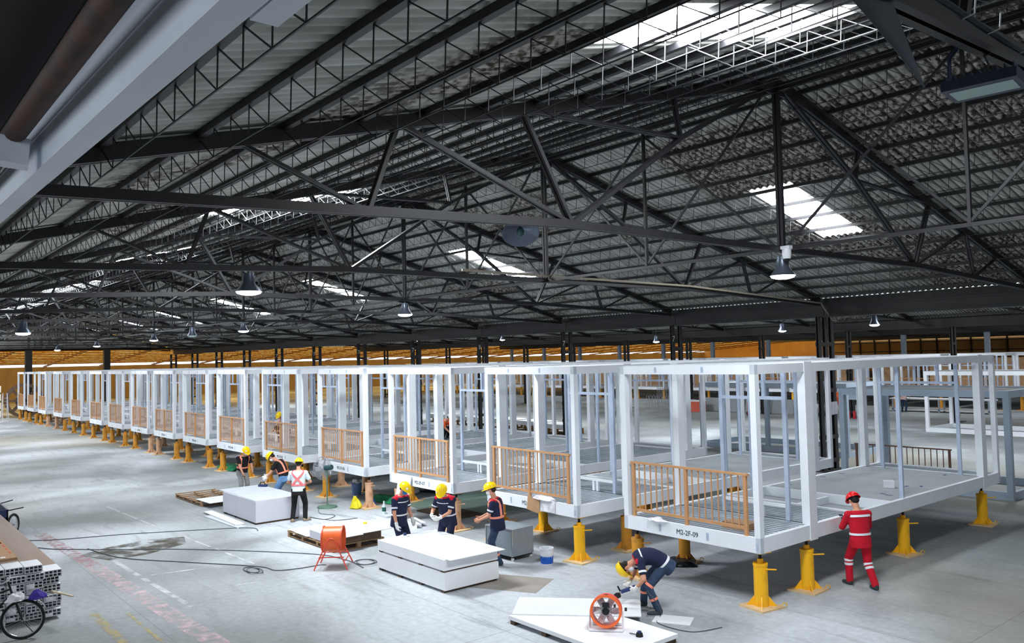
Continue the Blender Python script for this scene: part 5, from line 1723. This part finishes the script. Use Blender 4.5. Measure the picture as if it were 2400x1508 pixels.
# ------------------------------------------------------------------ people
def ik(a, b, l1, l2, pole):
    a, b = Vector(a), Vector(b)
    d = b - a
    L = min(d.length, (l1 + l2) * 0.995)
    d.normalize()
    b = a + d * L
    x = (l1 * l1 - l2 * l2 + L * L) / (2 * L)
    h = math.sqrt(max(0.0, l1 * l1 - x * x))
    p = Vector(pole)
    p = (p - d * p.dot(d)).normalized()
    return a + d * x + p * h, b
PROF = [(-0.32, .168, .130), (-0.12, .166, .128), (0.0, .160, .122), (0.25, .150, .114), (0.5, .160, .118), (0.75, .180, .120), (0.9, .165, .102), (0.97, .11, .08), (1.0, .07, .062)]
class Fig:
    def __init__(s, sp):
        s.sp = sp
        ln = math.radians(sp.get('lean', 4))
        s.P = Vector(sp.get('pelvis', (0, 0, 0.90)))
        up0 = Vector((0, math.sin(ln * 0.55), math.cos(ln * 0.55)))
        up1 = Vector((0, math.sin(ln * 1.1), math.cos(ln * 1.1)))
        s.Q = s.P + up0 * 0.26
        s.N = s.Q + up1 * 0.27
        s.up1 = up1
        s.f1 = Vector((0, up1.z, -up1.y))
        X = Vector((1, 0, 0))
        hp, hy = math.radians(sp.get('hp', 15)), math.radians(sp.get('hy', 0))
        s.HR = (Matrix.Rotation(hy, 3, 'Z') @ Matrix.Rotation(-hp, 3, 'X'))
        hu = s.HR @ Vector((0, 0, 1))
        s.H0 = s.N + (up1 + hu).normalized() * 0.065
        s.Hc = s.H0 + hu * 0.115 + (s.HR @ Vector((0, 0.02, 0)))
        s.arm, s.leg = [], []
        for k, key in ((1, 'R'), (-1, 'L')):
            S = s.N - up1 * 0.085 + X * (0.178 * k)
            w = sp.get('hand' + key, (0.26 * k, 0.04, 0.84))
            E, Wt = ik(S, w, 0.29, 0.25, sp.get('pole' + key, (0.5 * k, -0.6, -0.4)))
            s.arm.append((k, S, E, Wt))
            Hh = s.P + Vector((0.088 * k, 0, -0.02))
            a = Vector(sp.get('foot' + key, (0.11 * k, 0.0, 0.0))) + Vector((0, 0, 0.085))
            K, A = ik(Hh, a, 0.43, 0.42, sp.get('knee' + key, (0.12 * k, 1, 0.1)))
            s.leg.append((k, Hh, K, A))
    def C(s, t):
        if t < 0:
            return s.P + (s.Q - s.P) * 2 * t
        a, b, c = s.P, s.Q + (s.Q - (s.P + s.N) / 2) * 0.6, s.N
        return a * (1 - t) ** 2 + b * 2 * t * (1 - t) + c * t * t
    def up(s, t):
        return (s.C(t + 0.02) - s.C(t - 0.02)).normalized()
    def size(s, t):
        for (t0, a0, b0), (t1, a1, b1) in zip(PROF, PROF[1:]):
            if t <= t1:
                u = (t - t0) / (t1 - t0)
                return a0 + (a1 - a0) * u, b0 + (b1 - b0) * u
        return PROF[-1][1:]
    def S(s, t, a, off=0.0):
        """point on the trunk at height t, angle a (0 right, 90 front)"""
        hx, hy = s.size(t)
        u = s.up(t)
        f = u.cross(Vector((1, 0, 0)))
        a = math.radians(a)
        return s.C(t) + Vector((1, 0, 0)) * ((hx + off) * math.cos(a)) + f * ((hy + off) * math.sin(a))
    def loft(s, mb, ts, off=0.0, n=24, a0=0, a1=360):
        full = a1 - a0 >= 360
        vs, m = [], n if full else n + 1
        for t in ts:
            for k in range(m):
                vs.append(s.S(t, a0 + (a1 - a0) * k / n, off))
        fs = []
        for i in range(len(ts) - 1):
            for k in range(n):
                k2 = (k + 1) % m
                fs.append((i * m + k, i * m + k2, (i + 1) * m + k2, (i + 1) * m + k))
        if full:
            fs += [tuple(range(m - 1, -1, -1)), tuple(range((len(ts) - 1) * m, len(ts) * m))]
        return mb.add(vs, fs)
def hand(mb, Wt, d, n, curl, side, g=1.0):
    d = Vector(d).normalized()
    n = Vector(n)
    n = (n - d * n.dot(d)).normalized()
    sv = d.cross(n).normalized() * side
    R = Matrix((sv, d, n)).transposed()
    mb.ell(Wt + d * 0.045, (0.043 * g, 0.056, 0.017 * g), R, 14, 8)
    for k, L in enumerate((0.070, 0.078, 0.072, 0.056)):
        b = Wt + d * (0.088 - 0.006 * abs(k - 1)) + sv * (0.031 - 0.0205 * k)
        c = curl * (1 + 0.12 * k)
        d1 = d * math.cos(c * 0.6) + n * math.sin(c * 0.6)
        d2 = d * math.cos(c * 1.5) + n * math.sin(c * 1.5)
        m = b + d1 * (L * 0.52)
        mb.cap(b - d * 0.02, m, 0.0098 * g, 0.0092 * g, 8)
        mb.cap(m, m + d2 * (L * 0.48), 0.0092 * g, 0.0076 * g, 8)
    b = Wt + d * 0.028 + sv * 0.036
    d1 = (d * 0.62 + sv * 0.6 + n * 0.45).normalized()
    m = b + d1 * 0.042
    mb.cap(b - d1 * 0.01, m, 0.0125 * g, 0.0112 * g, 8)
    d2 = (d * 0.8 + sv * 0.15 + n * 0.5).normalized()
    mb.cap(m, m + d2 * 0.03, 0.0112 * g, 0.009 * g, 8)
def fuse(mb, name, m, parent, vox, it=3):
    o = mb.obj(name, m, parent, smooth=True, angle=None)
    r = o.modifiers.new('remesh', 'REMESH')
    r.mode = 'VOXEL'
    r.voxel_size = vox
    r.use_smooth_shade = True
    q = o.modifiers.new('smooth', 'SMOOTH')
    q.factor = 0.5
    q.iterations = it
    return o
def ribbon(mb, pts, nrm, w, th=0.006):
    vs = []
    N = len(pts)
    for i in range(N):
        t = (pts[min(N - 1, i + 1)] - pts[max(0, i - 1)]).normalized()
        n = nrm[i]
        sd = t.cross(n).normalized() * (w / 2)
        for o, h in ((-1, 0), (1, 0), (1, th), (-1, th)):
            vs.append(pts[i] + sd * o + n * h)
    fs = []
    for i in range(N - 1):
        for k in range(4):
            fs.append((i * 4 + k, i * 4 + (k + 1) % 4, (i + 1) * 4 + (k + 1) % 4, (i + 1) * 4 + k))
    fs += [(3, 2, 1, 0), tuple(range((N - 1) * 4, N * 4))]
    mb.add(vs, fs)
def person(label, loc, face, sp, group=None):
    rz = math.atan2(face[1], face[0]) - PI / 2
    o = thing('person', label, 'person', loc, rz, group)
    F = Fig(sp)
    sc = sp.get('scale', 1.0)
    o.scale = (sc * 1.08, sc * 1.06, sc)
    HR, Hc = F.HR, F.Hc
    hd = lambda x, y, z: Hc + HR @ Vector((x, y, z))
    gl = sp.get('gloves')
    def limb(mb, a, b, r0, r1):
        mb.cap(a, b, r0, r1, 12)
    # body, one continuous surface
    b = MB()
    F.loft(b, [-0.12, 0, 0.25, 0.5, 0.75, 0.9, 0.97, 1.0], -0.012)
    b.cap(F.N - F.up1 * 0.05, Hc - HR @ Vector((0, 0.01, 0.05)), 0.056, 0.052, 12)
    b.ell(Hc + HR @ Vector((0, -0.005, 0.02)), (0.076, 0.096, 0.098), HR)
    b.ell(hd(0, 0.022, -0.045), (0.058, 0.068, 0.072), HR)
    b.cap(hd(0, 0.092, 0.0), hd(0, 0.108, -0.028), 0.009, 0.013, 8)
    b.ell(hd(0, 0.078, 0.03), (0.052, 0.018, 0.012), HR)
    for s in (-1, 1):
        b.ell(hd(0.079 * s, -0.005, -0.01), (0.01, 0.018, 0.03), HR)
    for k, S, E, Wt in F.arm:
        limb(b, S, E, 0.047, 0.040)
        limb(b, E, Wt, 0.040, 0.027)
        b.ell(S, (0.055, 0.055, 0.055))
        if not gl:
            hdir = Vector(sp.get('hdir' + ('R' if k > 0 else 'L'), tuple((Wt - E).normalized())))
            hand(b, Wt, hdir, sp.get('palm' + ('R' if k > 0 else 'L'), (-k * 0.9, 0.2, 0)), sp.get('curl', 0.45), sp.get('thumb', 1) if k > 0 else -sp.get('thumb', 1))
    for k, Hh, K, A in F.leg:
        limb(b, Hh, K, 0.078, 0.055)
        limb(b, K, A, 0.054, 0.038)
        b.cap(A, A + Vector((0, 0.1, -0.045)), 0.036, 0.03, 10)
    fuse(b, 'body', 'skin', o, 0.0085)
    # face details and hair
    for s in (-1, 1):
        MB().ell(hd(0.031 * s, 0.087, 0.006), (0.013, 0.007, 0.007), HR).obj('eye', 'cloth_black', o, smooth=True)
    if not sp.get('mask'):
        MB().ell(hd(0, 0.086, -0.062), (0.022, 0.006, 0.006), HR).obj('mouth', 'cloth_red', o, smooth=True)
    else:
        mk = MB()
        mk.ell(hd(0, 0.055, -0.05), (0.062, 0.062, 0.058), HR, 16, 10)
        for s in (-1, 1):
            mk.tube([hd(0.055 * s, 0.06, -0.03), hd(0.082 * s, 0.0, -0.005)], 0.004, 5)
        mk.obj('face_mask', sp['mask'], o, smooth=True)
    h = MB()
    h.ell(hd(0, -0.016, 0.028), (0.082, 0.094, 0.096), HR)
    h.ell(hd(0, -0.05, -0.02), (0.07, 0.055, 0.06), HR)
    h.obj('hair', 'hair', o, smooth=True)
    # hard hat: shell, ridge, brim with a longer peak
    if sp.get('hat'):
        z0 = 0.035
        m = MB()
        vs, n = [], 28
        rings = 8
        for i in range(rings + 1):
            ph = (PI / 2) * i / rings
            for k in range(n):
                t = 2 * PI * k / n
                vs.append(hd(0.112 * math.cos(ph) * math.cos(t), 0.138 * math.cos(ph) * math.sin(t) - 0.005, z0 + 0.118 * math.sin(ph) ** 0.9))
        fs = [(i * n + k, i * n + (k + 1) % n, (i + 1) * n + (k + 1) % n, (i + 1) * n + k) for i in range(rings) for k in range(n)]
        m.add(vs, fs)
        for x in (-0.03, 0, 0.03):
            m.tube([hd(x, 0.139 * math.cos(a) * math.sqrt(1 - (x / 0.112) ** 2) - 0.005, z0 + 0.121 * math.sin(a) * math.sqrt(1 - (x / 0.112) ** 2)) for a in [0.35 + 0.24 * j for j in range(11)]], 0.008 if x == 0 else 0.006, 6)
        ht = m.obj('hard_hat', sp['hat'], o, smooth=True, angle=60)
        br = MB()
        vi, vo = [], []
        for k in range(36):
            t = 2 * PI * k / 36
            pk = max(0, math.sin(t)) ** 1.6 * 0.052
            for zz in (0.0, 0.007):
                vi.append(hd(0.106 * math.cos(t), 0.131 * math.sin(t) - 0.005, z0 + zz - 0.002))
                vo.append(hd(0.122 * math.cos(t), (0.148 + pk) * math.sin(t) - 0.005, z0 + zz - 0.006 - pk * 0.25))
        n = 36
        vs = vi + vo
        fs = []
        for k in range(n):
            j = (k + 1) % n
            fs += [(2 * k, 2 * j, 2 * n + 2 * j, 2 * n + 2 * k), (2 * k + 1, 2 * n + 2 * k + 1, 2 * n + 2 * j + 1, 2 * j + 1), (2 * n + 2 * k, 2 * n + 2 * j, 2 * n + 2 * j + 1, 2 * n + 2 * k + 1)]
        br.add(vs, fs)
        br.obj('brim', sp['hat'], ht, smooth=True)
        if sp.get('badge', True):
            MB().cyl(hd(0.062, 0.09, z0 + 0.055), hd(0.068, 0.098, z0 + 0.058), 0.022, n=14).obj('badge', 'plastic_white', ht)
    # top
    st = MB()
    hem = sp.get('hem', -0.2)
    ts = [t for t in (-0.3, -0.2, -0.1) if t >= hem] + [0, 0.12, 0.25, 0.4, 0.5, 0.62, 0.75, 0.84, 0.9, 0.96]
    F.loft(st, ts, sp.get('loose', 0.016))
    sl = sp.get('sleeve', 0.62)
    for k, S, E, Wt in F.arm:
        st.ell(S, (0.074, 0.07, 0.07))
        if sl <= 1:
            limb(st, S, S + (E - S) * sl, 0.066, 0.062)
        else:
            limb(st, S, E, 0.066, 0.056)
            limb(st, E, E + (Wt - E) * (sl - 1), 0.055, 0.043)
    fuse(st, sp.get('topname', 'shirt'), sp['top'], o, 0.011)
    if sp.get('yoke'):
        y = MB()
        F.loft(y, [0.80, 0.84, 0.9, 0.955, 0.985], 0.022)
        for k, S, E, Wt in F.arm:
            y.ell(S + Vector((-0.01 * k, 0, 0)) + F.up1 * 0.012, (0.074, 0.072, 0.068))
        yo = fuse(y, 'red_yoke', sp['yoke'], o, 0.011)
        if sp.get('piping', True):
            r_ = MB()
            F.loft(r_, [0.755, 0.79], 0.026)
            r_.obj('yoke_stripe', 'reflect', o, smooth=True)
        for k, S, E, Wt in F.arm:
            q = S + (E - S) * sl
            MB().cyl(q - (E - S).normalized() * 0.03, q + (E - S).normalized() * 0.004, 0.067, 0.066, n=16, cap=False).obj('sleeve_band', 'reflect', o, smooth=True)
    for t0, t1, a0, a1, m in sp.get('bands', []):
        r_ = MB()
        n = 24
        vs, fs = [], []
        for off in (0.020, 0.029):
            for t in (t0, t1):
                for k in range(n + 1):
                    vs.append(F.S(t, a0 + (a1 - a0) * k / n, off))
        m1 = n + 1
        for k in range(n):
            fs += [(k, k + 1, m1 + k + 1, m1 + k), (2 * m1 + k, 3 * m1 + k, 3 * m1 + k + 1, 2 * m1 + k + 1), (k, 2 * m1 + k, 2 * m1 + k + 1, k + 1), (m1 + k, m1 + k + 1, 3 * m1 + k + 1, 3 * m1 + k)]
        r_.add(vs, fs)
        r_.obj('reflective_band', m, o, smooth=True)
    if sp.get('straps'):
        m = sp['straps']
        v = MB()
        rib = []
        for s in (-1, 1):
            back = (-1 if sp.get('cross') else 1) * s
            seq = [(0.26, 90 - 38 * s), (0.45, 90 - 40 * s), (0.62, 90 - 38 * s), (0.78, 90 - 38 * s), (0.88, 90 - 40 * s), (0.93, 90 - 62 * s), (0.955, 90 - 90 * s)]
            if sp.get('cross'):
                sq2 = [(0.93, 270 + 58 * s), (0.86, 270 + 46 * s), (0.74, 270 + 28 * s), (0.6, 270 + 8 * s), (0.45, 270 - 16 * s), (0.32, 270 - 36 * s), (0.24, 270 - 44 * s)]
            else:
                sq2 = [(0.93, 270 + 60 * s), (0.86, 270 + 42 * s), (0.7, 270 + 36 * s), (0.5, 270 + 36 * s), (0.26, 270 + 36 * s)]
            pts, nr = [], []
            for t, a in seq + sq2:
                if t < 0.94:
                    p = F.S(t, a, 0.026)
                    nn = (p - F.C(t))
                    nn = (nn - F.up(t) * nn.dot(F.up(t)) + F.up(t) * nn.length * (0.0 if t < 0.87 else 1.2)).normalized()
                else:
                    p = F.N + Vector((0.10 * s, 0, 0)) - F.up1 * 0.005
                    nn = F.up1
                pts.append(p)
                nr.append(nn)
            ribbon(v, pts, nr, 0.05)
        v.obj('vest_straps', m, o, smooth=True, angle=50)
        w = MB()
        F.loft(w, [0.20, 0.285], 0.030, 28)
        w.obj('vest_belt', m, o, smooth=True, angle=60)
    # trousers
    tr = MB()
    F.loft(tr, [-0.3, -0.12, 0.0, 0.12, 0.2], 0.008)
    for k, Hh, K, A in F.leg:
        tr.ell(Hh, (0.10, 0.11, 0.11))
        limb(tr, Hh, K, 0.094, 0.070)
        limb(tr, K, A + (K - A).normalized() * 0.02, 0.068, 0.060)
    fuse(tr, 'trousers', sp['legs'], o, 0.011)
    for k, Hh, K, A in F.leg:
        for seg, f, m in sp.get('leg_bands', []):
            a, c = (Hh, K) if seg == 'thigh' else (K, A)
            q = a + (c - a) * f
            dv = (c - a).normalized() * 0.022
            rr = 0.094 + (0.070 - 0.094) * f if seg == 'thigh' else 0.068 + (0.060 - 0.068) * f
            MB().cyl(q - dv, q + dv, rr + 0.006, rr + 0.005, n=18, cap=False).obj('leg_band', m, o, smooth=True)
    # shoes
    for k, Hh, K, A in F.leg:
        td = Vector(sp.get('toe' + ('R' if k > 0 else 'L'), (0.12 * k, 1, 0))).normalized()
        ang = math.atan2(td.y, td.x) - PI / 2
        R = Matrix.Rotation(ang, 3, 'Z')
        base = Vector((A.x, A.y, A.z - 0.085))
        s_ = MB()
        s_.ell(base + R @ Vector((0, 0.07, 0.045)), (0.047, 0.13, 0.042), R, 16, 10)
        s_.ell(base + R @ Vector((0, -0.005, 0.07)), (0.046, 0.06, 0.065), R, 16, 10)
        so = fuse(s_, 'shoe', sp.get('shoes', 'shoe_dark'), o, 0.009, 2)
        q = MB()
        outl = [(0.048 * math.cos(t), 0.07 + 0.137 * math.sin(t)) for t in [2 * PI * j / 20 for j in range(20)]]
        q.prism(outl, 0.0, 0.02, R, base)
        q.obj('sole', 'sole', so)
    if gl:
        for k, S, E, Wt in F.arm:
            key = 'R' if k > 0 else 'L'
            g = MB()
            hdir = Vector(sp.get('hdir' + key, tuple((Wt - E).normalized())))
            hand(g, Wt, hdir, sp.get('palm' + key, (-k * 0.9, 0.2, 0)), sp.get('curl', 0.5), sp.get('thumb', 1) if k > 0 else -sp.get('thumb', 1), 1.22)
            g.cap(Wt - (Wt - E).normalized() * 0.045, Wt + hdir.normalized() * 0.02, 0.037, 0.034, 12)
            fuse(g, 'glove', gl, o, 0.0065, 2)
    return o, F
Y, WK = 'helmet_yellow', 'workers in the hall'
person('worker in black shirt and orange straps left of the grey boards', (-25.5, 9.86, 0), (0.9, 0.1), dict(scale=0.96, lean=16, hp=38, hat=Y, mask='mask_white', top='cloth_black', legs='cloth_grey', straps='strap_salmon', hem=-0.1, handR=(0.2, 0.42, 0.86), handL=(-0.12, 0.4, 0.92), footR=(0.12, 0.05, 0), footL=(-0.12, -0.1, 0)))
person('worker in black shirt and jeans leaning over the grey boards', (-23.15, 10.12, 0), (-0.66, -0.72), dict(lean=27, hp=58, hat=Y, mask='mask_white', top='cloth_black', legs='jeans', straps='strap_salmon', gloves='glove_white', hem=-0.05, pelvis=(0, -0.08, 0.88), handR=(0.14, 0.52, 0.80), handL=(-0.16, 0.44, 0.76), hdirL=(0.1, 0.5, -0.7), hdirR=(-0.2, 0.7, -0.3)))
person('worker in pale shirt with crossed pink straps seen from behind', (-20.52, 9.45, 0), (-0.8, 0.6), dict(lean=3, hp=16, hat=Y, top='cloth_white', legs='cloth_black', straps='strap_pink', cross=True, hem=-0.1, handR=(0.14, 0.27, 1.0), handL=(-0.12, 0.27, 1.0), poleR=(0.8, -0.5, -0.3), poleL=(-0.8, -0.5, -0.3), footR=(0.15, 0.06, 0), footL=(-0.15, -0.04, 0), toeR=(0.5, 0.6, 0), toeL=(-0.3, 1, 0), shoes='shoe_tan', scale=0.965, badge=False))
NV = dict(scale=0.965, hat=Y, top='navy', yoke='cloth_red', legs='navy', gloves='glove_white', topname='jacket', hem=-0.3, loose=0.026)
person('worker in blue mask and red-shouldered navy jacket at the white stack', (-15.05, 9.2, 0), (0.86, 0.25), dict(NV, lean=8, hp=36, mask='mask_blue', handR=(0.22, 0.14, 0.80), hdirR=(0.02, 0.25, -0.9), handL=(-0.24, 0.16, 0.84), bands=[(0.18, 0.24, 0, 360, 'reflect')], curl=0.7))
person('worker facing the camera, head bowed, hands together behind the white stack', (-14.34, 9.97, 0), (0.42, -0.9), dict(NV, lean=16, hp=48, hy=8, mask='mask_white', handR=(0.2, 0.32, 1.0), handL=(0.0, 0.36, 0.96), hdirR=(-0.5, 0.6, -0.1), hdirL=(0.6, 0.6, -0.1), bands=[(0.16, 0.22, 0, 360, 'reflect')], curl=0.9))
person('worker in profile with orange straps beside the grey metal box', (-13.22, 10.42, 0), (-0.72, -0.62), dict(NV, gloves=None, lean=7, hp=18, mask='mask_white', legs='jeans_dark', straps='strap_salmon', piping=False, handR=(0.10, 0.36, 0.98), handL=(-0.08, 0.34, 0.96), hdirR=(-0.4, 0.7, -0.4), hdirL=(0.3, 0.7, -0.5), footR=(0.1, 0.03, 0), footL=(-0.1, -0.06, 0), leg_bands=[('shin', 0.6, 'strap_salmon')]))
pb, FB = person('bending worker in navy overalls holding an angle grinder', (-8.98, 10.38, 0), (-0.66, -0.75), dict(NV, hem=-0.05, legs='jeans_dark', lean=100, hp=128, hy=-8, mask='mask_white', pelvis=(0, -0.12, 0.82), handL=(-0.2, 0.36, 0.46), handR=(0.0, 0.44, 0.50), hdirL=(0.3, 0.5, -0.3), hdirR=(-0.3, 0.5, -0.2), poleL=(-0.8, -0.6, 0.2), poleR=(0.8, -0.4, 0.2), footL=(-0.16, 0.0, 0), footR=(0.28, 0.18, 0), bands=[(0.02, 0.08, 0, 360, 'reflect')], leg_bands=[('thigh', 0.93, 'strap_salmon'), ('shin', 0.5, 'strap_salmon')], curl=1.0))
person('worker in red overalls and red hard hat holding a phone', (-7.36, 14.0, 0), (-0.86, 0.5), dict(lean=7, hp=34, hat='helmet_red', mask='mask_white', top='cloth_red', legs='cloth_red', topname='jacket', hem=-0.3, sleeve=1.85, handL=(-0.06, 0.36, 1.14), handR=(0.10, 0.34, 1.10), hdirL=(0.3, 0.8, 0.2), hdirR=(-0.4, 0.8, 0.1), poleL=(-0.7, -0.5, -0.6), poleR=(0.7, -0.5, -0.6), footL=(-0.10, 0.21, 0), footR=(0.12, -0.2, 0), bands=[(0.15, 0.22, 0, 360, 'reflect'), (0.76, 0.83, 205, 335, 'reflect')], leg_bands=[('shin', 0.05, 'reflect'), ('shin', 0.22, 'reflect')], scale=0.97, curl=0.9))
person('crouching worker in yellow hat on the sixth module floor', (-31.9, 14.1, MZ + 0.24), (0.3, -0.9), dict(lean=28, hp=40, hat=Y, top='cloth_pink', legs='cloth_black', pelvis=(0, -0.1, 0.32), handR=(0.15, 0.4, 0.35), handL=(-0.15, 0.4, 0.35), footR=(0.14, 0.12, 0), footL=(-0.14, 0.12, 0)))
person('crouching worker in orange shirt and white hat on the fifth module', (-26.0, 17.9, MZ + 0.24), (0.7, 0.3), dict(lean=40, hp=50, hat='helmet_white', top='cloth_orange', legs='cloth_black', pelvis=(0, -0.1, 0.30), handR=(0.15, 0.45, 0.25), handL=(-0.15, 0.45, 0.25), footR=(0.14, 0.12, 0), footL=(-0.14, 0.12, 0)))
person('distant worker in pink shirt bent over the long workbench', (-25.3, 54.6, 0), (-0.1, 1), dict(lean=30, hp=40, top='cloth_pink', legs='jeans_dark', handR=(0.2, 0.5, 0.98), handL=(-0.2, 0.5, 0.98)))
o = thing('hand_planer', 'dark hand tool on the grey boards under the leaning worker gloves', 'tool', (-23.3, 9.62, 0.624), 0.6)
MB().box(-0.13, 0.13, -0.05, 0.05, 0, 0.06).obj('body', 'grinder_blue', o)
MB().tube([(-0.1, 0, 0.06), (-0.08, 0, 0.12), (0.04, 0, 0.13), (0.08, 0, 0.06)], 0.015, 8).obj('handle', 'rubber', o, smooth=True)
# things held
def held(name, label, cat, p, pos, d):
    o = thing(name, label, cat)
    o.matrix_world = p.matrix_world @ Matrix.Translation(pos)
    return o
bpy.context.view_layer.update()
def world_of(p, v):
    bpy.context.view_layer.update()
    return p.matrix_world @ Vector(v)
gp = world_of(pb, (-0.12, 0.5, 0.42))
gr = thing('angle_grinder', 'dark blue angle grinder in the bending worker hands', 'tool', tuple(gp))
gd = Vector((-0.72, -0.62, -0.35)).normalized()
MB().cyl(-gd * 0.16, gd * 0.09, 0.034, 0.032, n=14).obj('motor_body', 'grinder_blue', gr, smooth=True)
MB().cyl(gd * 0.09, gd * 0.17, 0.032, 0.024, n=14).obj('gear_head', 'chrome', gr, smooth=True)
dn = Vector((0.55, -0.6, -0.45)).normalized()
MB().cyl(gd * 0.155, gd * 0.155 + dn * 0.05, 0.016, n=10).obj('spindle', 'chrome', gr, smooth=True)
MB().cyl(gd * 0.155 + dn * 0.05, gd * 0.155 + dn * 0.056, 0.058, n=22).obj('disc', 'rubber', gr, smooth=True)
MB().cyl(gd * 0.1, gd * 0.1 + gd.cross(dn) * 0.13, 0.014, n=10).obj('side_handle', 'rubber', gr, smooth=True)
red = [ob for ob in bpy.data.objects if ob.name.startswith('person') and 'red overalls' in str(ob.get('label', ''))][0]
ph = thing('phone', 'black phone held by the worker in red', 'phone', tuple(world_of(red, (-0.02, 0.50, 1.19))), red.rotation_euler.z)
MB().box(-0.037, 0.037, -0.075, 0.075, -0.005, 0.005, Matrix.Rotation(0.6, 3, 'X')).obj('case', 'plastic_black', ph)
MB().box(-0.033, 0.033, -0.07, 0.07, 0.005, 0.0058, Matrix.Rotation(0.6, 3, 'X')).obj('screen', 'flood_body', ph)
sd_ = thing('sanding_block', 'small dark sander on the white stack under the left worker hand', 'tool', (-14.5, 9.0, 0.614), 0.4)
MB().box(-0.09, 0.09, -0.045, 0.045, 0, 0.02).obj('pad', 'plastic_white', sd_)
MB().cyl((0, 0, 0.02), (0, 0, 0.07), 0.035, 0.028, n=12).obj('grip', 'grinder_blue', sd_, smooth=True)
